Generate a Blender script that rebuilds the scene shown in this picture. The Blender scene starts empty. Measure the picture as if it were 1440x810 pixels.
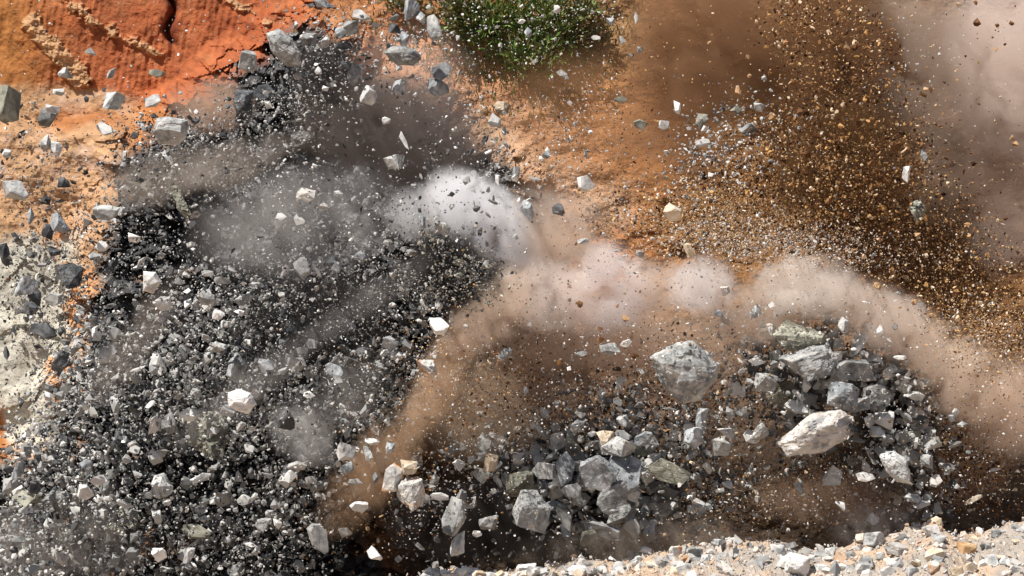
import bpy, bmesh, math, random
import numpy as np
from mathutils import Vector, Matrix, Euler

random.seed(7)
RNG = np.random.default_rng(11)
S = bpy.context.scene
COL = S.collection

# ------------------------------------------------------------------ camera
PITCH = math.radians(6.0)
CAM = Vector((0.0, -80.0, 10.0 + 80.0 * math.tan(PITCH)))
FPX = 3216.0                                    # focal length in pixels of the 1440-wide photograph
cam_d = bpy.data.cameras.new('camera')
cam_d.sensor_width = 36.0
cam_d.lens = FPX / 1440.0 * 36.0
cam_d.clip_start = 0.5
cam_d.clip_end = 6000.0
cam = bpy.data.objects.new('camera', cam_d)
COL.objects.link(cam)
cam.location = CAM
cam.rotation_euler = (math.pi / 2 - PITCH, 0, 0)
S.camera = cam

# ------------------------------------------------------------------ world, sun, exposure
SUN_EL = math.radians(62.0)
SUN_AZ = math.radians(240.0)                    # clockwise from +Y: behind the camera, to its left
sd = Vector((math.sin(SUN_AZ) * math.cos(SUN_EL), math.cos(SUN_AZ) * math.cos(SUN_EL), math.sin(SUN_EL)))
W = bpy.data.worlds.new('World')
S.world = W
W.use_nodes = True
nt = W.node_tree
bg = nt.nodes['Background']
sky = nt.nodes.new('ShaderNodeTexSky')
sky.sky_type = 'NISHITA'
sky.sun_disc = False
sky.sun_elevation = SUN_EL
sky.sun_rotation = SUN_AZ
sky.air_density = 1.0
sky.dust_density = 2.0
nt.links.new(sky.outputs[0], bg.inputs[0])
bg.inputs[1].default_value = 0.06
sl = bpy.data.lights.new('sun', 'SUN')
sl.energy = 5.0
sl.angle = math.radians(0.5)
sl.color = (1.0, 0.95, 0.88)
so = bpy.data.objects.new('sun', sl)
COL.objects.link(so)
so.rotation_euler = (-sd).to_track_quat('-Z', 'Y').to_euler()
so.location = (0, -30, 60)
S.view_settings.view_transform = 'Standard'
S.view_settings.look = 'None'
S.view_settings.gamma = 1
S.view_settings.exposure = 0.3
S.view_settings.use_curve_mapping = False
S.render.engine = 'CYCLES'
cy = S.cycles
cy.use_denoising = True
cy.max_bounces = 8
cy.diffuse_bounces = 2
cy.glossy_bounces = 1
cy.transmission_bounces = 2
cy.volume_bounces = 6
cy.transparent_max_bounces = 32
cy.volume_max_steps = 128
cy.volume_step_rate = 1.0
cy.use_adaptive_sampling = True
cy.adaptive_threshold = 0.02
cy.sample_clamp_indirect = 6.0

CP, SP = math.cos(PITCH), math.sin(PITCH)


def at(px, py, Y):
    """A pixel of the photograph and a world depth Y -> world point."""
    a, b = (px - 720.0) / FPX, (405.0 - py) / FPX
    dx, dy, dz = a, CP + b * SP, -SP + b * CP
    t = (Y - CAM.y) / dy
    return Vector((t * dx, Y, CAM.z + t * dz))


def at_np(px, py, Y):
    a, b = (px - 720.0) / FPX, (405.0 - py) / FPX
    dy, dz = CP + b * SP, -SP + b * CP
    t = (Y - CAM.y) / dy
    return np.stack([t * a, Y + 0 * t, CAM.z + t * dz], -1)


def m_per_px(Y):
    return (Y - CAM.y) / FPX


# ------------------------------------------------------------------ noise helpers
def _hash(ix, iy, seed):
    h = (ix.astype(np.int64) * 374761393 + iy.astype(np.int64) * 668265263 + seed * 974634777) & 0x7fffffff
    h = ((h ^ (h >> 13)) * 1274126177) & 0x7fffffff
    h = h ^ (h >> 16)
    return (h & 0xffff) / 65535.0


def vnoise(x, y, seed=0):
    ix, iy = np.floor(x), np.floor(y)
    fx, fy = x - ix, y - iy
    fx, fy = fx * fx * (3 - 2 * fx), fy * fy * (3 - 2 * fy)
    a, b = _hash(ix, iy, seed), _hash(ix + 1, iy, seed)
    c, d = _hash(ix, iy + 1, seed), _hash(ix + 1, iy + 1, seed)
    return (a * (1 - fx) + b * fx) * (1 - fy) + (c * (1 - fx) + d * fx) * fy


def fbm(x, y, seed=0, octv=5, gain=0.5):
    s, a, n = 0.0, 1.0, 0.0
    for k in range(octv):
        s = s + a * vnoise(x * 2 ** k + 17.3 * k, y * 2 ** k - 9.1 * k, seed + k)
        n += a
        a *= gain
    return s / n


def facets(x, y, seed=0):
    """Angular blocks: each cell of a jittered grid is a tilted plane."""
    ix, iy = np.floor(x), np.floor(y)
    best = np.full(x.shape, 1e9)
    out = np.zeros(x.shape)
    for dx in (-1, 0, 1):
        for dy in (-1, 0, 1):
            cx, cy_ = ix + dx, iy + dy
            sx, sy = cx + _hash(cx, cy_, seed), cy_ + _hash(cx, cy_, seed + 5)
            d = (x - sx) ** 2 + (y - sy) ** 2
            v = _hash(cx, cy_, seed + 9) - 0.5 + (x - sx) * (_hash(cx, cy_, seed + 13) - 0.5) * 2 + (y - sy) * (_hash(cx, cy_, seed + 17) - 0.2) * 2
            m = d < best
            best = np.where(m, d, best)
            out = np.where(m, v, out)
    return out


def sstep(a, b, x):
    t = np.clip((x - a) / (b - a), 0, 1)
    return t * t * (3 - 2 * t)


# ------------------------------------------------------------------ materials
def new_mat(name):
    m = bpy.data.materials.new(name)
    m.use_nodes = True
    return m, m.node_tree, m.node_tree.nodes['Principled BSDF']


def N(t, kind, **kw):
    n = t.nodes.new(kind)
    for k, v in kw.items():
        if k in n.inputs.keys():
            n.inputs[k].default_value = v
        else:
            setattr(n, k, v)
    return n


def attr_mat(name, noise_scale=3.0, amount=0.5, bump=0.3, bdist=0.05, rough=0.95):
    m, t, b = new_mat(name)
    at_ = N(t, 'ShaderNodeAttribute', attribute_name='Col')
    tc = N(t, 'ShaderNodeTexCoord')
    n1 = N(t, 'ShaderNodeTexNoise', Scale=noise_scale, Detail=8.0, Roughness=0.65)
    t.links.new(tc.outputs['Object'], n1.inputs['Vector'])
    mr = N(t, 'ShaderNodeMapRange')
    mr.inputs['To Min'].default_value = 1.0 - amount
    mr.inputs['To Max'].default_value = 1.0 + amount
    t.links.new(n1.outputs['Fac'], mr.inputs['Value'])
    mx = N(t, 'ShaderNodeVectorMath', operation='SCALE')
    t.links.new(at_.outputs['Color'], mx.inputs[0])
    t.links.new(mr.outputs[0], mx.inputs['Scale'])
    t.links.new(mx.outputs[0], b.inputs['Base Color'])
    b.inputs['Roughness'].default_value = rough
    b.inputs['Specular IOR Level'].default_value = 0.25
    if bump:
        n2 = N(t, 'ShaderNodeTexNoise', Scale=noise_scale * 3, Detail=8.0, Roughness=0.7)
        t.links.new(tc.outputs['Object'], n2.inputs['Vector'])
        bp = N(t, 'ShaderNodeBump', Strength=bump, Distance=bdist)
        t.links.new(n2.outputs['Fac'], bp.inputs['Height'])
        t.links.new(bp.outputs[0], b.inputs['Normal'])
    return m


def rock_mat(name, c0, c1, c2, stain=None, rough=0.85):
    """Broken stone: mottled, veined, dusted."""
    m, t, b = new_mat(name)
    tc = N(t, 'ShaderNodeTexCoord')
    oi = N(t, 'ShaderNodeObjectInfo')
    off = N(t, 'ShaderNodeVectorMath', operation='SCALE', Scale=37.0)
    cmb = N(t, 'ShaderNodeCombineXYZ')
    t.links.new(oi.outputs['Random'], cmb.inputs[0])
    t.links.new(oi.outputs['Random'], cmb.inputs[2])
    t.links.new(cmb.outputs[0], off.inputs[0])
    add = N(t, 'ShaderNodeVectorMath', operation='ADD')
    t.links.new(tc.outputs['Object'], add.inputs[0])
    t.links.new(off.outputs[0], add.inputs[1])
    n1 = N(t, 'ShaderNodeTexNoise', Scale=2.2, Detail=9.0, Roughness=0.62, Distortion=0.6)
    t.links.new(add.outputs[0], n1.inputs['Vector'])
    cr = N(t, 'ShaderNodeValToRGB')
    e = cr.color_ramp.elements
    e[0].position, e[0].color = 0.36, (*c0, 1)
    e[1].position, e[1].color = 0.64, (*c2, 1)
    k = cr.color_ramp.elements.new(0.5)
    k.color = (*c1, 1)
    t.links.new(n1.outputs['Fac'], cr.inputs[0])
    last = cr.outputs[0]
    if stain:
        n3 = N(t, 'ShaderNodeTexNoise', Scale=1.1, Detail=4.0, Roughness=0.6)
        t.links.new(add.outputs[0], n3.inputs['Vector'])
        mr = N(t, 'ShaderNodeMapRange')
        mr.inputs['From Min'].default_value = 0.54
        mr.inputs['From Max'].default_value = 0.62
        t.links.new(n3.outputs['Fac'], mr.inputs['Value'])
        mx = N(t, 'ShaderNodeMix', data_type='RGBA')
        t.links.new(mr.outputs[0], mx.inputs[0])
        t.links.new(last, mx.inputs[6])
        mx.inputs[7].default_value = (*stain, 1)
        last = mx.outputs[2]
    # object to object tone
    mr2 = N(t, 'ShaderNodeMapRange')
    mr2.inputs['To Min'].default_value = 0.75
    mr2.inputs['To Max'].default_value = 1.2
    t.links.new(oi.outputs['Random'], mr2.inputs['Value'])
    sc = N(t, 'ShaderNodeVectorMath', operation='SCALE')
    t.links.new(last, sc.inputs[0])
    t.links.new(mr2.outputs[0], sc.inputs['Scale'])
    t.links.new(sc.outputs[0], b.inputs['Base Color'])
    n2 = N(t, 'ShaderNodeTexNoise', Scale=6.0, Detail=10.0, Roughness=0.7)
    t.links.new(add.outputs[0], n2.inputs['Vector'])
    bp = N(t, 'ShaderNodeBump', Strength=0.45, Distance=0.04)
    t.links.new(n2.outputs['Fac'], bp.inputs['Height'])
    t.links.new(bp.outputs[0], b.inputs['Normal'])
    b.inputs['Roughness'].default_value = rough
    b.inputs['Specular IOR Level'].default_value = 0.3
    return m


MR = {
    'pale': rock_mat('pale_stone', (0.26, 0.265, 0.26), (0.46, 0.465, 0.455), (0.64, 0.64, 0.62)),
    'white': rock_mat('white_stone', (0.46, 0.45, 0.43), (0.66, 0.65, 0.63), (0.78, 0.77, 0.75)),
    'grey': rock_mat('grey_stone', (0.13, 0.135, 0.13), (0.28, 0.285, 0.28), (0.46, 0.46, 0.44)),
    'blue': rock_mat('blue_grey_stone', (0.15, 0.165, 0.175), (0.31, 0.33, 0.345), (0.52, 0.54, 0.55)),
    'dark': rock_mat('dark_stone', (0.035, 0.037, 0.042), (0.08, 0.085, 0.09), (0.2, 0.21, 0.22)),
    'cream': rock_mat('cream_stone', (0.42, 0.33, 0.22), (0.66, 0.54, 0.40), (0.78, 0.70, 0.58)),
    'stain': rock_mat('stained_stone', (0.34, 0.34, 0.33), (0.56, 0.55, 0.52), (0.7, 0.69, 0.66), stain=(0.50, 0.25, 0.10)),
    'pink': rock_mat('pink_white_stone', (0.44, 0.41, 0.38), (0.62, 0.58, 0.54), (0.72, 0.69, 0.65), stain=(0.30, 0.30, 0.30)),
    'olive': rock_mat('olive_grey_stone', (0.15, 0.15, 0.12), (0.26, 0.26, 0.21), (0.42, 0.41, 0.34)),
    'brown': rock_mat('brown_clod', (0.10, 0.045, 0.018), (0.20, 0.095, 0.038), (0.36, 0.19, 0.085)),
    'tan': rock_mat('tan_clod', (0.30, 0.17, 0.08), (0.46, 0.29, 0.15), (0.62, 0.43, 0.26)),
}
HILL_M = attr_mat('hillside_earth', 1.3, 0.30, 0.6, 0.25)
DEBRIS_M = attr_mat('broken_stone', 5.0, 0.18, 0.0)


def tag(o, label=None, cat=None, group=None, kind=None):
    if label: o['label'] = label
    if cat: o['category'] = cat
    if group: o['group'] = group
    if kind: o['kind'] = kind
    return o


def mesh_np(name, V, F, mat, cols=None, smooth=False, quads=False):
    me = bpy.data.meshes.new(name)
    k = F.shape[1]
    me.vertices.add(len(V))
    me.vertices.foreach_set('co', np.ascontiguousarray(V, dtype=np.float32).ravel())
    me.loops.add(F.size)
    me.loops.foreach_set('vertex_index', np.ascontiguousarray(F, dtype=np.int32).ravel())
    me.polygons.add(len(F))
    me.polygons.foreach_set('loop_start', np.arange(0, F.size, k, dtype=np.int32))
    if cols is not None:
        ca = me.color_attributes.new('Col', 'FLOAT_COLOR', 'POINT')
        c4 = np.ones((len(V), 4), dtype=np.float32)
        c4[:, :3] = cols
        ca.data.foreach_set('color', c4.ravel())
    me.polygons.foreach_set('use_smooth', np.full(len(F), smooth, dtype=bool))
    me.update(calc_edges=True)
    me.materials.append(mat)
    o = bpy.data.objects.new(name, me)
    COL.objects.link(o)
    return o


# ------------------------------------------------------------------ setting: the hillside
def seg_dist(u, v, x0, y0, x1, y1):
    dx, dy = x1 - x0, y1 - y0
    t = np.clip(((u - x0) * dx + (v - y0) * dy) / (dx * dx + dy * dy), 0, 1)
    return np.hypot(u - x0 - t * dx, v - y0 - t * dy)


def dark_mask(u, v):
    """1 inside the shattered grey rock bulging out of the slope."""
    # boundary as a smooth max of capsules
    d = np.full(u.shape, 1e9)
    for (x0, y0, x1, y1, r) in [(430, 110, 250, 260, 60), (250, 260, 560, 200, 75), (300, 320, 620, 320, 115), (260, 450, 560, 450, 130),
                                (200, 600, 480, 560, 120), (150, 720, 400, 720, 120), (30, 790, 420, 860, 120), (250, 330, 180, 700, 90)]:
        d = np.minimum(d, seg_dist(u, v, x0, y0, x1, y1) - r)
    return d


def vein_mask(u, v):
    wu = u + 36 * (fbm(u / 45, v / 45, 61, 5, 0.6) - 0.5)
    wv = v + 36 * (fbm(u / 45, v / 45, 62, 5, 0.6) - 0.5)
    vein = np.minimum(seg_dist(wu, wv, 88, -20, 130, 30) - 4, np.minimum(seg_dist(wu, wv, 125, 28, 215, 68) - 5, np.minimum(seg_dist(wu, wv, 48, 40, 110, 115) - 12, seg_dist(wu, wv, 310, -5, 380, 25) - 4)))
    return 1 - sstep(0, 7, vein + 30 * (fbm(u / 16, v / 11, 66, 5, 0.65) - 0.42))


def hill_depth(u, v):
    z = (810.0 - v) / 40.0
    Y = 9.0 + 0.38 * z
    Y = Y + 1.2 * (fbm(u / 260, v / 260, 3, 4) - 0.5) * 2
    # bench on the left: the ledge under the red face steps forward
    ledge = sstep(150, 185, v + 0.0 * u + 40 * (fbm(u / 60, v / 60, 8, 3) - 0.5) - 10)
    left = 1 - sstep(160, 420, u)
    Y = Y - 2.2 * ledge * left
    dm = 1 - sstep(-30, 70, dark_mask(u, v) + 60 * (fbm(u / 50, v / 50, 21, 4) - 0.5))
    Y = Y - 3.0 * dm
    blocks = facets(u / 34, v / 30, 4) * 0.9 + facets(u / 15, v / 14, 41) * 0.40 + facets(u / 7, v / 6.5, 77) * 0.16
    Y = Y - dm * blocks * 1.0
    # cream rock face: smoother, few cracks
    cr = (1 - sstep(70, 130, u)) * sstep(300, 340, v)
    Y = Y - cr * (0.12 * facets(u / 90, v / 80, 91) + 0.25 * (fbm(u / 30, v / 26, 92, 5, 0.55) - 0.5))
    # rough loose soil elsewhere
    red = (1 - sstep(400, 470, u)) * (1 - sstep(115, 150, v - 0.05 * u))
    rough = (1 - red) * (1 - dm) * (1 - 0.75 * cr)
    Y = Y - rough * (0.24 * (fbm(u / 40, v / 24, 31, 5, 0.45) - 0.5) * 2 + 0.10 * (fbm(u / 7, v / 5, 33, 4, 0.6) - 0.5))
    # red clay face: scraped by bucket teeth, long near-vertical grooves
    s = u + 0.18 * v + 8 * (fbm(u / 90, v / 90, 55, 3) - 0.5)
    gro = np.sin(s / 9.5 * 2 * np.pi) * 0.018 * sstep(0.42, 0.62, fbm(u / 60, v / 50, 56, 3)) + 0.11 * (fbm(s / 9, v / 60, 57, 5) - 0.5)
    Y = Y - red * (gro + 0.5 * (fbm(u / 120, v / 120, 58, 3) - 0.5) + 0.22 * (fbm(u / 14, v / 14, 59, 5, 0.6) - 0.5))
    Y = Y - red * vein_mask(u, v) * (0.15 + 0.5 * (fbm(u / 9, v / 7, 60, 4, 0.6) - 0.4))
    # the dark slot in the red face
    Y = Y + red * 0.9 * np.exp(-((u - 240 - 6 * np.sin(v / 9)) / 5.0) ** 2) * (1 - sstep(20, 58, np.abs(v - 25)))
    # beyond the photo's top edge the face goes on and then levels off
    Y = Y + np.clip(-v - 300, 0, None) * 0.10
    return Y


def hill_colour(u, v):
    wu = u + 36 * (fbm(u / 45, v / 45, 61, 5, 0.6) - 0.5)
    wv = v + 36 * (fbm(u / 45, v / 45, 62, 5, 0.6) - 0.5)
    f1 = fbm(u / 30, v / 24, 63, 5, 0.6)[..., None]
    f2 = fbm(u / 9, v / 7, 64, 4, 0.6)[..., None]
    C = np.zeros(u.shape + (3,))

    def lay(m, c):
        nonlocal C
        m = m[..., None]
        C = C * (1 - m) + np.array(c) * m

    C[:] = (0.46, 0.185, 0.060)
    # peach slope in the middle
    lay(np.exp(-(((wu - 690) / 130) ** 2 + ((wv - 170) / 70) ** 2)), (0.58, 0.33, 0.19))
    lay(np.exp(-(((wu - 560) / 120) ** 2 + ((wv - 70) / 70) ** 2)) * 0.9, (0.58, 0.30, 0.17))
    lay(0.75 * np.exp(-(((wu - 850) / 120) ** 2 + ((wv - 40) / 60) ** 2)), (0.46, 0.30, 0.15))
    lay(0.8 * np.exp(-((seg_dist(wu, wv, 660, 190, 860, 290) / 34) ** 2)), (0.62, 0.42, 0.28))
    # right: brown earth
    lay(sstep(860, 1010, wu), (0.30, 0.15, 0.06))
    lay(sstep(1240, 1420, wu) * (1 - sstep(250, 420, wv)), (0.42, 0.30, 0.24))
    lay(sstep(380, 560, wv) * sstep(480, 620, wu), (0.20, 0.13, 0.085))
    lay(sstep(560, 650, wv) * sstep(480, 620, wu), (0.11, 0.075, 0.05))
    lay(np.exp(-((seg_dist(wu, wv, 640, 480, 490, 700) / 70) ** 2)), (0.50, 0.29, 0.15))
    # red clay
    red = (1 - sstep(415, 465, wu)) * (1 - sstep(112, 140, wv - 0.09 * wu))
    lay(red, (0.42, 0.125, 0.048))
    lay(red * sstep(0.5, 0.66, fbm(u / 50, v / 40, 163, 5, 0.6)) * 0.6, (0.47, 0.18, 0.075))
    lay(red * sstep(0.55, 0.7, fbm(u / 40, v / 30, 164, 5, 0.6)) * 0.6, (0.34, 0.085, 0.03))
    strk = fbm((u + 0.18 * v) / 10, v / 160, 65, 3)
    lay(red * sstep(0.5, 0.7, strk) * 0.35, (0.54, 0.17, 0.06))
    lay(red * np.exp(-((np.clip(wu - 0, 0, None) / 75) ** 2)) * 0.9, (0.38, 0.16, 0.045))
    lay(red * vein_mask(u, v) * 0.95, (0.56, 0.34, 0.18))
    lay(red * (1 - sstep(0, 8, seg_dist(u, v, 240, 0, 243, 55) - 3)), (0.22, 0.05, 0.02))
    # ledge and tan slope on the left
    lf = (1 - sstep(150, 215, wu)) * sstep(108, 128, wv - 0.10 * wu)
    lay(lf, (0.58, 0.35, 0.19))
    lay(lf * sstep(0.5, 0.68, f1[..., 0]) * 0.8, (0.48, 0.33, 0.24))
    lay(lf * np.exp(-((seg_dist(wu, wv, 60, 165, 170, 168) / 12) ** 2)), (0.42, 0.17, 0.06))
    # cream rock face
    cr = (1 - sstep(85, 125, wu)) * sstep(318, 345, wv) * (1 - sstep(600, 650, wv))
    lay(cr, (0.60, 0.57, 0.48))
    orange = sstep(0.55, 0.62, fbm(u / 38, v / 26, 67, 4)) * sstep(40, 80, wu) * (1 - sstep(120, 170, wu)) * sstep(300, 330, v)
    lay(orange * (1 - sstep(600, 680, v)), (0.66, 0.34, 0.16))
    lay((1 - sstep(4, 16, wu - 0.15 * (v - 600))) * sstep(540, 600, v) * (1 - sstep(640, 680, v)), (0.50, 0.20, 0.06))
    lay((1 - sstep(150, 220, wu)) * sstep(630, 690, wv), (0.24, 0.21, 0.18))
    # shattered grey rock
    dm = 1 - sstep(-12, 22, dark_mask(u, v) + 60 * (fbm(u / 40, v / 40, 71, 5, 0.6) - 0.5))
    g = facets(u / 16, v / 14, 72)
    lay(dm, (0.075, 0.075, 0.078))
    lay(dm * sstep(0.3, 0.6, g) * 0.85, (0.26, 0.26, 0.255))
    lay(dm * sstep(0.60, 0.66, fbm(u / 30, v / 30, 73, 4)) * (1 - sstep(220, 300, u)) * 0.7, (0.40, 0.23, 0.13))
    C = C * (0.72 + 0.56 * f1) * (0.65 + 0.7 * f2) * 0.92
    return np.clip(C, 0, 0.85)


us = np.concatenate([np.linspace(-3000, -420, 60), np.linspace(-400, -4, 100), np.arange(0, 1441, 2.0), np.linspace(1444, 1840, 100), np.linspace(1860, 4440, 60)])
vs = np.concatenate([np.linspace(-1100, -160, 50), np.linspace(-150, -4, 40), np.arange(0, 811, 2.0), np.linspace(814, 1000, 40)])
U, Vv = np.meshgrid(us, vs)
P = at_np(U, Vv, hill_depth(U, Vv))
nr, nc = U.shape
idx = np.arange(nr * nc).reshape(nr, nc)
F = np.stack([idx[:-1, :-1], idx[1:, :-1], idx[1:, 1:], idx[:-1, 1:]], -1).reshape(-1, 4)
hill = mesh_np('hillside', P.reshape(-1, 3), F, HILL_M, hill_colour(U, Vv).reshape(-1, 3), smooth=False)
tag(hill, 'quarry face of red clay, tan soil, cream stone and shattered grey rock', kind='structure')


def hill_y(px, py):
    return float(hill_depth(np.array([float(px)]), np.array([float(py)]))[0])


# quarry floor: one sheet to the horizon
gx = np.concatenate([[-3000, -400, -120], np.linspace(-60, 60, 121), [120, 400, 3000]])
gy = np.concatenate([[-3000, -400, -120], np.linspace(-100, 60, 81), [200, 3000]])
GX, GY = np.meshgrid(gx, gy)
inner = (np.abs(GX) < 61) & (np.abs(GY) < 101)
GZ = -4.2 + np.where(inner, 0.5 * (fbm(GX / 4, GY / 4, 101, 4) - 0.5), 0)
idx = np.arange(GX.size).reshape(GX.shape)
F = np.stack([idx[:-1, :-1], idx[:-1, 1:], idx[1:, 1:], idx[1:, :-1]], -1).reshape(-1, 4)
gc = np.zeros(GX.shape + (3,)) + np.array((0.30, 0.20, 0.13))
floor = mesh_np('quarry_ground', np.stack([GX, GY, GZ], -1).reshape(-1, 3), F, HILL_M, gc.reshape(-1, 3))
tag(floor, 'brown quarry floor between the bank and the face', kind='structure')


# foreground bank of pale crushed stone
def bank_top(px):
    """Photo row of the bank's crest."""
    xs = [-600, 300, 520, 600, 740, 900, 960, 1060, 1160, 1250, 1300, 1350, 1420, 1500, 2200]
    ys = [910, 860, 822, 809, 803, 786, 768, 764, 772, 756, 738, 750, 738, 725, 690]
    return np.interp(px, xs, ys) + 7 * (fbm(np.asarray(px, float) / 30, np.asarray(px, float) * 0 + 3, 111, 4) - 0.5) * 2


BX = np.arange(-400, 1900, 2.5)
CREST_Y = -6.0
crest = at_np(BX, bank_top(BX), np.full(BX.shape, CREST_Y))
rows = []
prof = [(9.0, -7.5), (5.0, -4.5), (2.6, -2.2), (1.3, -0.9), (0.6, -0.25), (0.0, 0.0)] + [(-0.22 * k, -0.015 * k - 0.0016 * k * k) for k in range(1, 50)] + [(-14, -7.0), (-20, -12)]
for dy, dz in prof:
    r = crest.copy()
    r[:, 1] += dy
    r[:, 2] += dz
    rows.append(r)
BP = np.stack(rows)
bn = 0.22 * (fbm(BP[..., 0] * 1.4, BP[..., 1] * 1.4, 113, 5, 0.6) - 0.5) * 2 + 0.10 * facets(BP[..., 0] * 3.2, BP[..., 1] * 3.2, 114)
BP[..., 2] += bn * 0.9
idx = np.arange(BP.shape[0] * BP.shape[1]).reshape(BP.shape[:2])
F = np.stack([idx[:-1, :-1], idx[1:, :-1], idx[1:, 1:], idx[:-1, 1:]], -1).reshape(-1, 4)
f = fbm(BP[..., 0] * 0.8, BP[..., 1] * 0.8, 115, 4)[..., None]
bc = np.array((0.42, 0.37, 0.32)) * (1 - sstep(0.45, 0.6, f)) + np.array((0.52, 0.39, 0.28)) * sstep(0.45, 0.6, f)
bank = mesh_np('rubble_bank', BP.reshape(-1, 3), F, HILL_M, bc.reshape(-1, 3))
tag(bank, 'bank of pale sandy crushed stone along the bottom right edge', kind='structure')


# ------------------------------------------------------------------ rock shapes
def hull_points(kind, rnd):
    pts = []
    if kind == 'block':
        for sx in (-1, 1):
            for sy in (-1, 1):
                for sz in (-1, 1):
                    j = lambda: rnd.uniform(0.25, 1.0)
                    pts.append((sx * j(), sy * j(), sz * j()))
        for _ in range(5):
            v = Vector((rnd.gauss(0, 1), rnd.gauss(0, 1), rnd.gauss(0, 1))).normalized() * rnd.uniform(0.85, 1.1)
            pts.append(tuple(v))
    elif kind == 'slab':
        n = rnd.randint(5, 7)
        sh = rnd.uniform(0, 6.28)
        for i in range(n):
            a = sh + i * 6.2832 / n + rnd.uniform(-0.3, 0.3)
            r = rnd.uniform(0.75, 1.0)
            for s in (-1, 1):
                q = rnd.uniform(0.8, 1.05)
                pts.append((r * q * math.cos(a), s * rnd.uniform(0.5, 1.0), r * q * math.sin(a)))
    elif kind == 'shard':
        for i in range(12):
            t = rnd.uniform(-1, 1)
            w = (1 - 0.75 * abs(t)) * (1.0 if t < 0.2 else 0.8)
            a = rnd.uniform(0, 6.283)
            pts.append((t, w * math.cos(a), w * math.sin(a)))
        pts += [(-1, 0.1, 0.15), (1, -0.05, -0.2)]
    else:
        for i in range(11):
            v = Vector((rnd.gauss(0, 1), rnd.gauss(0, 1), rnd.gauss(0, 1))).normalized() * rnd.uniform(0.8, 1.05)
            pts.append(tuple(v))
    return pts


OUTLINES = {
    (962, 521): ([(-1, .35), (-.6, .75), (.05, 1), (.55, .7), (.95, .3), (1, -.1), (.6, -.8), (.05, -1), (-.35, -.8), (-.8, -.2)], [(-.5, .25), (.35, .30), (.1, -.25)]),
    (400, 68): ([(-1, .2), (-.6, .9), (.1, .8), (.8, .3), (1, -.4), (.5, -.9), (-.3, -.7)], [(-.4, .1), (.4, -.1)]),
    (1146, 607): ([(-.95, -.1), (-.8, -.75), (-.55, .35), (.05, .95), (.7, .85), (1, .3), (.75, -.5), (.1, -.9)], [(-.4, .2), (.35, .45), (.55, .0)]),
    (1260, 656): ([(-1, .5), (-.4, .95), (.3, .8), (.8, .1), (1, -.6), (.3, -.75), (-.4, -.4), (-.9, .1)], [(-.2, .3), (.5, -.3)]),
    (240, 184): ([(-.9, -.2), (-.75, .8), (-.2, 1), (1, .85), (.95, -.4), (.5, -1), (-.5, -1)], [(-.6, .1), (.7, .05)]),
    (340, 565): ([(-1, .6), (-.3, 1), (.6, .75), (1, -.1), (.5, -1), (-.1, -.8), (-.9, -.5)], [(-.4, .1), (.4, 0)]),
    (566, 78): ([(-1, .1), (-.6, .8), (0, 1), (.7, .7), (1, .0), (.6, -.8), (-.2, -.9), (-.7, -.5)], [(-.3, .3), (.5, .1)]),
    (213, 397): ([(-.9, .9), (.3, 1), (1, .2), (.4, -1), (-.6, -.9), (-.8, .1)], [(-.2, .2), (.2, -.1)]),
}


def rock_bm(kind, rnd, detail=0, outline=None):
    bm = bmesh.new()
    pts = hull_points(kind, rnd)
    if outline:
        ol, fr = outline
        pts = [(x, rnd.uniform(-.25, .25), z) for x, z in ol] + [(x, -rnd.uniform(.55, .7), z) for x, z in fr] + [(x * .72, -rnd.uniform(.38, .55), z * .72 + .04) for x, z in ol] + [(x * .6, .8, z * .6) for x, z in ol]
    for p in pts:
        bm.verts.new(p)
    r = bmesh.ops.convex_hull(bm, input=bm.verts)
    junk = [g for g in r['geom_interior'] + r['geom_unused'] if isinstance(g, bmesh.types.BMVert)]
    if junk:
        bmesh.ops.delete(bm, geom=list(set(junk)), context='VERTS')
    bmesh.ops.dissolve_limit(bm, angle_limit=math.radians(9), verts=bm.verts, edges=bm.edges)
    if detail:
        bmesh.ops.bevel(bm, geom=list(bm.edges), offset=0.028 if detail > 1 else 0.03, segments=1, affect='EDGES', profile=0.5)
        bmesh.ops.triangulate(bm, faces=bm.faces)
        for _ in range(3 if detail == 1 else 5):
            long_e = [e for e in bm.edges if e.calc_length() > (0.30 if detail == 1 else 0.085)]
            if not long_e:
                break
            bmesh.ops.subdivide_edges(bm, edges=long_e, cuts=1)
            bmesh.ops.triangulate(bm, faces=[f for f in bm.faces if len(f.verts) > 3])
        from mathutils import noise
        off = Vector((rnd.uniform(-50, 50), rnd.uniform(-50, 50), rnd.uniform(-50, 50)))
        amp = (0.04 if detail == 1 else 0.055) * (0.5 if outline else 0.45 if kind in ('slab', 'shard') else 0.8)
        bm.normal_update()
        mv = []
        sdir = Vector((rnd.uniform(-0.4, 0.4), rnd.uniform(-0.4, 0.4), 1)).normalized()
        for v in bm.verts:
            q = v.co * 1.6 + off
            n1 = noise.fractal(q * 1.5, 0.9, 2.0, 5)
            h = (v.co.dot(sdir) + 0.15 * noise.noise(q)) * 6.0
            step = abs((h % 1.0) - 0.5) * 2.0            # bedding planes
            chip = noise.cell(q * 2.6) - 0.5
            mv.append(v.normal * (amp * n1 + (0.008 * (step ** 3) + 0.03 * chip if detail > 1 else 0.02 * chip)))
        for v, d in zip(bm.verts, mv):
            v.co += d
    return bm


def norm_bm(bm):
    mn = [min(v.co[k] for v in bm.verts) for k in range(3)]
    mx = [max(v.co[k] for v in bm.verts) for k in range(3)]
    for v in bm.verts:
        v.co = Vector([(v.co[k] - (mn[k] + mx[k]) / 2) / (mx[k] - mn[k]) for k in range(3)])


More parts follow.
